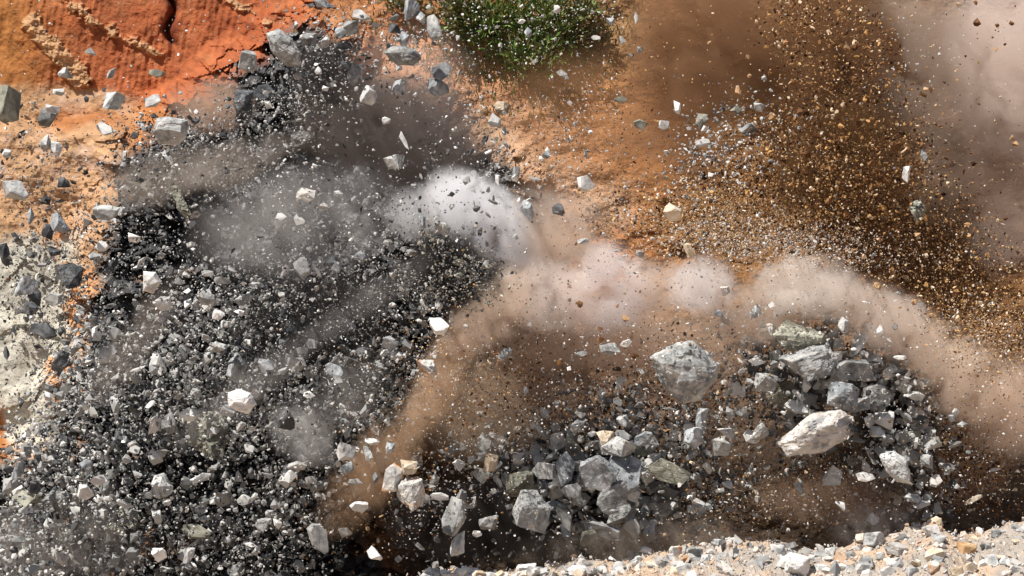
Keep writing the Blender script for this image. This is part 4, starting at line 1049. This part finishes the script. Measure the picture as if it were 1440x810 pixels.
bank_labels = set()
HEAP_PLACE = [(560, 'near the left end of the bank'), (760, 'below the middle heap'), (880, 'right under the middle heap'), (1000, 'on the shaded bank slope'), (1100, 'near the large white bank stone'),
              (1180, 'between the bank stones'), (1260, 'below the bank crest boulders'), (1330, 'beside the orange-tan block'), (1400, 'at the right end of the bank')]
rows_b = [(px, py, w, h, c, lab) for px, py, w, h, c, lab in BK]
for i in range(150):
    px = random.uniform(600, 1436)
    top = float(bank_top(np.array([px]))[0])
    py = random.uniform(top + 2, max(top + 6, 806))
    w = random.uniform(9, 26)
    rows_b.append((px, py, w, w * random.uniform(0.5, 0.9), random.choice(['white', 'pale', 'pink', 'cream', 'pink', 'grey', 'stain', 'pale']), None))
for i, (px, py, w, h, c, lab) in enumerate(rows_b):
    t = bank_hit(px, py + h * 0.25)
    p = bank_point(np.array([px]), np.array([t]))[0]
    Y = float(p[1])
    if not lab:
        a = math.sqrt(w * h)
        pl = min(HEAP_PLACE, key=lambda q: abs(q[0] - px))[1]
        size = 'small' if a > 11 else 'tiny'
        kind = random.choice(['angular', 'flat', 'rounded', 'pointed'])
        row = 'lying on the crest' if py < float(bank_top(np.array([px]))[0]) + 16 else 'lying low' if py > 785 else 'lying midway up'
        for q in range(9):
            lab = f"{size} {kind} {COLOUR_WORD[c]} stone {row} {pl}" if q == 0 else f"{ORD[q].strip()} {size} {kind} {COLOUR_WORD[c]} stone {row.replace('lying ', '')} {pl}"
            if lab not in bank_labels:
                break
        bank_labels.add(lab)
    else:
        kind = 'angular'
    shp = {'flat': 'slab', 'rounded': 'chunk', 'pointed': 'chunk', 'angular': 'block'}[kind]
    o = place_rock('rubble_stone', px, py, w, h, random.uniform(-15, 15), c, shp, Y, lab, 'stone', 'stones lying on the bank', 2 if w > 26 else 1, 3000 + i)
    o.location = (p[0], p[1], p[2] + h * m_per_px(Y) * 0.25)

# ------------------------------------------------------------------ plants at the top of the slope
leaf_m, t, b = new_mat('leaf_green')
oi = N(t, 'ShaderNodeAttribute', attribute_name='Col')
t.links.new(oi.outputs['Color'], b.inputs['Base Color'])
b.inputs['Roughness'].default_value = 0.6
wood_m, t, b = new_mat('stem_wood')
b.inputs['Base Color'].default_value = (0.10, 0.065, 0.035, 1)
b.inputs['Roughness'].default_value = 0.9


def leaves(name, centre, rx, rz, n, cols, parent=None, size=0.09, long=2.6):
    """Many narrow leaves spread through an uneven volume, bending outward."""
    q = RNG.normal(size=(n, 3))
    q /= np.linalg.norm(q, axis=1, keepdims=True)
    r = RNG.random(n) ** 0.45
    lob = 0.35 + 1.2 * fbm(q[:, 0] * 3 + centre[0], q[:, 2] * 3 + centre[2], 301, 3)
    p = q * (r * lob)[:, None] * np.array((rx, rx * 0.6, rz))
    d = q + np.array((0, -0.3, 0.7)) + RNG.normal(0, 0.5, (n, 3))
    d /= np.linalg.norm(d, axis=1, keepdims=True)
    sd_ = np.cross(d, RNG.normal(size=(n, 3)))
    sd_ /= np.linalg.norm(sd_, axis=1, keepdims=True)
    ln = size * long * RNG.uniform(0.6, 1.4, (n, 1))
    wd = size * RNG.uniform(0.25, 0.5, (n, 1))
    V = np.stack([p - d * ln / 2, p + sd_ * wd, p + d * ln / 2, p - sd_ * wd], 1).reshape(-1, 3)
    V = V + (np.zeros(3) if parent else np.array(centre))
    F = np.arange(n * 4).reshape(n, 4)
    c = np.array(cols)[RNG.integers(0, len(cols), n)] * RNG.uniform(0.7, 1.3, (n, 1))
    o = mesh_np(name, V, F, leaf_m, np.repeat(c, 4, 0))
    if parent:
        o.parent = parent
    return o


GREENS = [(0.12, 0.21, 0.04), (0.19, 0.30, 0.06), (0.06, 0.12, 0.025), (0.26, 0.29, 0.09), (0.22, 0.19, 0.08)]
OLIVES = [(0.16, 0.17, 0.05), (0.22, 0.20, 0.08), (0.10, 0.13, 0.03), (0.28, 0.22, 0.10)]
for px, py, rw, rh, n_, cols, lab in ((690, 26, 46, 40, 1300, GREENS, 'dense dark green bush hanging over the slope at the top edge'),
                                      (768, 28, 48, 44, 1500, GREENS, 'bright green bush beside the dark one, at its right'),
                                      (742, 76, 38, 24, 700, GREENS, 'low green bush drooping below the two larger ones'),
                                      (645, 14, 30, 24, 700, OLIVES, 'thin olive bush at the left of the green bushes'),
                                      (815, 22, 26, 40, 380, OLIVES, 'sparse dry bush at the right of the green bushes'),
                                      (566, -4, 26, 14, 500, OLIVES, 'small olive tuft cut by the top edge, left of the bushes')):
    Y = hill_y(px, max(py, 0)) - 0.5
    c = at(px, py, Y)
    s = m_per_px(Y)
    e = bpy.data.objects.new('bush', None)
    COL.objects.link(e)
    e.location = c
    tag(e, lab, 'bush', 'bushes at the top of the slope')
    leaves('foliage', c, rw * s * 1.35, rh * s * 1.35, n_, cols, e, 0.13)
    bm = bmesh.new()
    for k_ in range(7):
        a = Vector((random.uniform(-.1, .1), 0.45, -rh * s * 0.7))
        bdir = Vector((random.uniform(-1, 1) * rw * s * 0.7, random.uniform(-.2, .2), random.uniform(0, 1) * rh * s * 0.8))
        prev = None
        for j in range(5):
            u_ = j / 4
            pt = a.lerp(bdir, u_) + Vector((0, 0, 0.1 * math.sin(u_ * 3)))
            rad = 0.03 * (1 - 0.8 * u_)
            ring = [bm.verts.new(pt + Vector((rad * math.cos(g), rad * math.sin(g), 0))) for g in (0, 2.09, 4.19)]
            if prev:
                for g in range(3):
                    bm.faces.new((prev[g], prev[(g + 1) % 3], ring[(g + 1) % 3], ring[g]))
            prev = ring
    me = bpy.data.meshes.new('stem')
    bm.to_mesh(me)
    bm.free()
    me.materials.append(wood_m)
    st = bpy.data.objects.new('stem', me)
    COL.objects.link(st)
    st.parent = e
# short grass spreading from the bushes down the slope
gx_, gy_ = gauss(720, 60, 90, 50, 0, 2600)
gy_ = np.abs(gy_)
gp = at_np(gx_, gy_, hill_depth(gx_, gy_) - 0.06)
n = len(gp)
d = np.stack([RNG.normal(0, .35, n), -np.abs(RNG.normal(0, .4, n)), np.ones(n)], -1)
ln = RNG.uniform(.12, .42, (n, 1))
sdv = np.stack([RNG.uniform(.02, .04, n), RNG.normal(0, .01, n), np.zeros(n)], -1)
V = np.stack([gp - sdv, gp + sdv, gp + d * ln], 1).reshape(-1, 3)
c = np.array(OLIVES + GREENS[:1])[RNG.integers(0, 5, n)] * RNG.uniform(.7, 1.2, (n, 1))
o = mesh_np('grass', V, np.arange(n * 3).reshape(n, 3), leaf_m, np.repeat(c, 3, 0))
tag(o, 'short olive grass growing on the slope round the bushes', kind='stuff')


# ------------------------------------------------------------------ dust, smoke, and shade put in as black volumes
def dust_mat(name, colour, density, nscale, seed, thr=0.42, soft=0.25, edge=5.0, aniso=-0.3, step=1.0):
    m = bpy.data.materials.new(name)
    m.use_nodes = True
    t = m.node_tree
    t.nodes.remove(t.nodes['Principled BSDF'])
    out = [n for n in t.nodes if n.type == 'OUTPUT_MATERIAL'][0]
    pv = N(t, 'ShaderNodeVolumePrincipled')
    pv.inputs['Color'].default_value = (*colour, 1)
    pv.inputs['Anisotropy'].default_value = aniso
    tc = N(t, 'ShaderNodeTexCoord')
    geo = N(t, 'ShaderNodeNewGeometry')
    off = N(t, 'ShaderNodeVectorMath', operation='ADD')
    off.inputs[1].default_value = (seed * 13.7, seed * 7.1, seed * 3.3)
    t.links.new(geo.outputs['Position'], off.inputs[0])
    nz = N(t, 'ShaderNodeTexNoise', Scale=nscale * 1.5, Detail=6.0, Roughness=0.62, Distortion=0.9)
    t.links.new(off.outputs[0], nz.inputs['Vector'])
    ln_ = N(t, 'ShaderNodeVectorMath', operation='LENGTH')
    t.links.new(tc.outputs['Object'], ln_.inputs[0])
    # fall-off from the middle of the puff, eaten into by the noise
    fo = N(t, 'ShaderNodeMath', operation='SUBTRACT')
    fo.inputs[0].default_value = 1.0
    t.links.new(ln_.outputs['Value'], fo.inputs[1])
    nn = N(t, 'ShaderNodeMath', operation='MULTIPLY_ADD')
    t.links.new(nz.outputs['Fac'], nn.inputs[0])
    nn.inputs[1].default_value = 1.5 * edge
    nn.inputs[2].default_value = -1.5 * edge * (thr + 0.03) - 0.15
    sm = N(t, 'ShaderNodeMath', operation='MULTIPLY_ADD')
    t.links.new(fo.outputs[0], sm.inputs[0])
    sm.inputs[1].default_value = 0.85
    t.links.new(nn.outputs[0], sm.inputs[2])
    mr = N(t, 'ShaderNodeMapRange', interpolation_type='SMOOTHSTEP')
    mr.inputs['From Min'].default_value = 0.0
    mr.inputs['From Max'].default_value = soft + 0.35
    t.links.new(sm.outputs[0], mr.inputs['Value'])
    # and always zero at the hull
    hull = N(t, 'ShaderNodeMapRange', interpolation_type='SMOOTHSTEP')
    hull.inputs['From Min'].default_value = 0.0
    hull.inputs['From Max'].default_value = 0.45
    t.links.new(fo.outputs[0], hull.inputs['Value'])
    m1 = N(t, 'ShaderNodeMath', operation='MULTIPLY')
    t.links.new(mr.outputs[0], m1.inputs[0])
    t.links.new(hull.outputs[0], m1.inputs[1])
    m2 = N(t, 'ShaderNodeMath', operation='MULTIPLY')
    t.links.new(m1.outputs[0], m2.inputs[0])
    m2.inputs[1].default_value = density * 0.72
    t.links.new(m2.outputs[0], pv.inputs['Density'])
    t.links.new(pv.outputs[0], out.inputs['Volume'])
    m.cycles.volume_step_rate = step
    return m


_ico = None


def puff(name, px, py, rx, ry, ang, Y, depth, colour, density, label, nscale=0.35, **kw):
    kw.setdefault('step', 0.7)
    bm = bmesh.new()
    bmesh.ops.create_icosphere(bm, subdivisions=3, radius=1.0)
    me = bpy.data.meshes.new(name)
    bm.to_mesh(me)
    bm.free()
    s = m_per_px(Y)
    me.materials.append(dust_mat(name, colour, density, nscale, (px * 7 + py * 13) % 97, **kw))
    o = bpy.data.objects.new(name, me)
    COL.objects.link(o)
    o.location = at(px, py, Y)
    o.scale = (rx * s, depth, ry * s)
    o.rotation_euler = (0, math.radians(ang), 0)
    tag(o, label, kind='stuff')
    return o


WHT, GRY, TAN_, PNK, BRN, DBR, SHADE = (.97, .97, .985), (.62, .60, .58), (.74, .54, .38), (.90, .82, .80), (.40, .24, .14), (.28, .15, .07), (.10, .09, .085)  # the last, near-black colour stands in for shade in unlit hollows
DUST = [
    ('smoke', 680, 312, 88, 50, 40, -2.4, 1.5, WHT, 3.8, 'dense white smoke crest arching over the dark pebble swirl', 0.5, {}),
    ('smoke', 600, 300, 60, 40, 0, 0.0, 1.8, (.90, .90, .91), 1.0, 'thin white smoke left of the crest', 0.5, {}),
    ('smoke', 425, 612, 56, 36, 35, -3, 1.2, (.84, .84, .83), 0.6, 'small white smoke puff in the lower left debris', 0.8, {}),
    ('dust', 420, 310, 150, 80, -8, -0.5, 3, (.66, .65, .64), 0.30, 'thin grey dust over the left debris', 0.35, {}),
    ('dust', 560, 190, 140, 80, 15, 3, 3, (.26, .22, .20), 1.1, 'brownish black smoke above the white crest', 0.35, {}),
    ('dust', 300, 150, 60, 40, 0, 3, 1.5, (.70, .52, .40), 0.9, 'tan dust beside the grey cube rock', 0.6, {}),
    ('dust', 575, 110, 90, 70, 0, 6, 3, (.85, .66, .56), 0.2, 'thin pinkish dust before the slope left of the bushes', 0.35, {}),
    ('dust', 840, 190, 150, 110, 10, 5, 3, (.78, .46, .24), 0.14, 'thin orange-tan dust before the middle slope', 0.35, {}),
    ('dust', 770, 318, 100, 52, 10, -1.5, 1.8, (.80, .68, .58), 0.8, 'grey-tan dust right of the white crest', 0.5, {}),
    ('dust', 690, 440, 75, 44, -40, -4, 1.4, (.94, .80, .67), 1.2, 'tan dust at the top of the slanting plume', 0.6, {}),
    ('dust', 620, 530, 95, 34, -62, -4, 1.2, (.78, .58, .41), 1.1, 'tan dust in the middle of the slanting plume', 0.6, {}),
    ('dust', 530, 655, 120, 44, -52, -3, 1.4, (.70, .49, .32), 0.7, 'orange-tan dust at the foot of the slanting plume', 0.6, {}),
    ('dust', 770, 415, 80, 50, 10, -3.5, 1.6, (.96, .87, .81), 1.1, 'pale tan billow above the middle', 0.6, {}),
    ('dust', 850, 405, 70, 62, 0, -3, 1.6, (.95, .89, .88), 1.4, 'pinkish lilac billow left of the great boulder', 0.6, {}),
    ('dust', 830, 475, 120, 46, 0, -0.5, 2, (.84, .72, .62), 0.6, 'tan dust under the pinkish billow', 0.5, {}),
    ('dust', 985, 402, 50, 40, 0, -3.5, 1.3, (.985, .94, .92), 1.8, 'round pale puff above the great boulder', 0.7, {}),
    ('dust', 1060, 445, 80, 46, 0, -2.5, 1.5, (.92, .80, .70), 0.9, 'cream dust between the puff and the right cluster', 0.6, {}),
    ('dust', 1140, 405, 78, 46, 8, -3.5, 1.6, (.985, .92, .86), 2.2, 'bright cream billow over the right cluster', 0.65, {}),
    ('dust', 1245, 450, 90, 46, 28, -3.5, 1.6, (.96, .86, .77), 1.4, 'cream tan billow curling down right of the cluster', 0.6, {}),
    ('dust', 1335, 520, 95, 56, 38, -3.5, 1.7, (.93, .79, .66), 1.1, 'tan billow rolling towards the right edge', 0.6, {}),
    ('dust', 1410, 570, 90, 70, 30, -3, 1.8, (.88, .71, .57), 0.9, 'tan dust at the right edge', 0.5, {}),
    ('dust', 1340, 640, 90, 70, 0, 2, 2, (.66, .46, .31), 0.7, 'brown-tan dust low at the right', 0.5, {}),
    ('dust', 730, 560, 140, 80, -20, -0.5, 2.2, (.74, .58, .44), 0.42, 'brown haze of dust under the tan plume', 0.5, {}),
    ('dust', 930, 500, 120, 66, 0, 0, 2, (.80, .64, .51), 0.6, 'tan dust behind the great boulder', 0.5, {}),
    ('dust', 1050, 610, 80, 66, 0, -0.5, 1.8, (.68, .52, .40), 0.35, 'brown dust between the heaps', 0.5, {}),
    ('dust', 1180, 700, 120, 40, 0, -3.5, 1.2, (.58, .41, .29), 0.6, 'brown dust hanging just above the bank', 0.6, {}),
    ('dust', 900, 765, 170, 34, -5, -4.6, 1.1, (.50, .42, .35), 0.45, 'brown dust on the left part of the bank', 0.7, {}),
    ('dust', 1225, 742, 60, 36, 0, -5.2, 0.9, (.62, .56, .52), 0.5, 'small grey dust wisp at the crest of the bank', 0.9, {}),
    ('dust', 990, 60, 110, 120, 0, 4, 3.5, (.42, .25, .14), 1.0, 'smooth brown dust at the top right of centre', 0.3, {}),
    ('dust', 950, 190, 90, 80, 0, 5, 3, (.50, .30, .17), 0.4, 'thin brown dust below the smooth brown dust', 0.35, {}),
    ('dust', 1170, 110, 120, 180, 10, 3.5, 3.5, (.30, .17, .09), 1.0, 'dark brown dust inside the soil column', 0.3, {}),
    ('dust', 1185, 250, 100, 110, 0, -0.5, 2.2, (.22, .12, .055), 1.3, 'darkest brown dust at the foot of the soil column', 0.4, {}),
    ('dust', 1310, 350, 130, 90, 20, 4, 3, (.24, .135, .07), 1.0, 'brown dust behind the right soil spray', 0.4, {}),
    ('dust', 1310, 130, 100, 190, -10, 2.5, 3, (.54, .44, .36), 0.8, 'greyish brown dust column in the upper right', 0.3, {}),
    ('dust', 1400, 260, 90, 110, -10, 2.5, 3, (.43, .31, .23), 0.8, 'dull brown dust under the corner cloud', 0.35, {}),
    ('dust', 1425, 90, 90, 130, -10, 1, 2.6, (.88, .78, .71), 0.9, 'pale pinkish dust cloud in the top right corner', 0.4, {}),
    ('dust', 1410, 330, 50, 60, 0, 0, 1.6, (.60, .49, .42), 0.5, 'faint greyish dust at the right edge', 0.5, {}),
    ('dust', 915, 405, 60, 44, 0, -2.5, 1.5, (.88, .76, .66), 0.9, 'tan dust between the pinkish billow and the round puff', 0.7, {}),
    ('dust', 790, 345, 70, 36, 10, -2.5, 1.4, (.84, .70, .58), 0.7, 'tan dust above the pinkish billow', 0.7, {}),
    ('dust', 350, 545, 150, 26, -38, -4.5, 1.1, (.60, .58, .56), 0.22, 'grey dust streak across the left debris, beside the brightest block', 0.7, {}),
    ('dust', 190, 480, 120, 30, -55, -4, 1.1, (.56, .50, .45), 0.28, 'brownish dust streak at the edge of the cream face', 0.7, {}),
    ('dust', 520, 420, 130, 24, -35, -4.5, 1.1, (.66, .64, .62), 0.16, 'grey dust streak running up to the dark swirl', 0.7, {}),
    ('dust', 330, 230, 100, 34, -20, -3, 1.1, (.56, .50, .45), 0.45, 'grey-brown dust streak right of the black-bottomed block', 0.7, {}),
    ('dust', 480, 555, 90, 46, -35, -1, 1.6, (.62, .60, .58), 0.35, 'grey dust streak between the debris and the tan plume', 0.5, {}),
    ('dust', 230, 250, 90, 40, -20, 0, 2, (.60, .53, .46), 0.35, 'grey-brown dust over the upper left debris', 0.5, {}),
    ('dust', 90, 760, 120, 60, 0, -1, 2, (.62, .58, .55), 0.25, 'thin grey dust over the lower left corner', 0.4, {}),
    ('smoke', 638, 380, 62, 48, 25, -4.0, 0.9, (.05, .045, .042), 5.0, 'black volume added as shade inside the dark pebble swirl', 0.6, {}),  # absorbing volume that paints the swirl's unlit inside
    ('smoke', 440, 470, 120, 80, -15, 3.5, 2.0, SHADE, 1.4, 'black volume added as shade in the centre of the left debris', 0.4, {}),  # shade between the stones, put in as a near-black volume
    ('smoke', 455, 110, 60, 60, 0, 3, 1.5, SHADE, 1.6, 'black volume added as shade at the debris tip beside the red clay', 0.5, {}),  # darkness among the fragments, given by the volume's colour
    ('smoke', 690, 735, 135, 56, 0, 0, 1.8, SHADE, 3.2, 'black volume added as shade filling the hollow at the bottom', 0.4, {}),  # the hollow's shade is put into this volume's colour
    ('smoke', 835, 690, 115, 66, 0, -0.3, 1.6, SHADE, 3.0, 'black volume added as shade behind the three leaning slabs', 0.4, {}),  # added to blacken the unlit gaps between the slabs
    ('smoke', 1255, 600, 56, 96, -22, -1.4, 1.4, SHADE, 3.0, 'black volume added as shade behind the right cluster', 0.5, {}),  # added for the shaded gaps of the heap
]
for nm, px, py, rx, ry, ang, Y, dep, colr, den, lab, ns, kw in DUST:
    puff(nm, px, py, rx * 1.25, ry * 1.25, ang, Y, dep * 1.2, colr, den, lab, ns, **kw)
print('rocks', n_hand, len(more), 'objects', len(COL.objects))
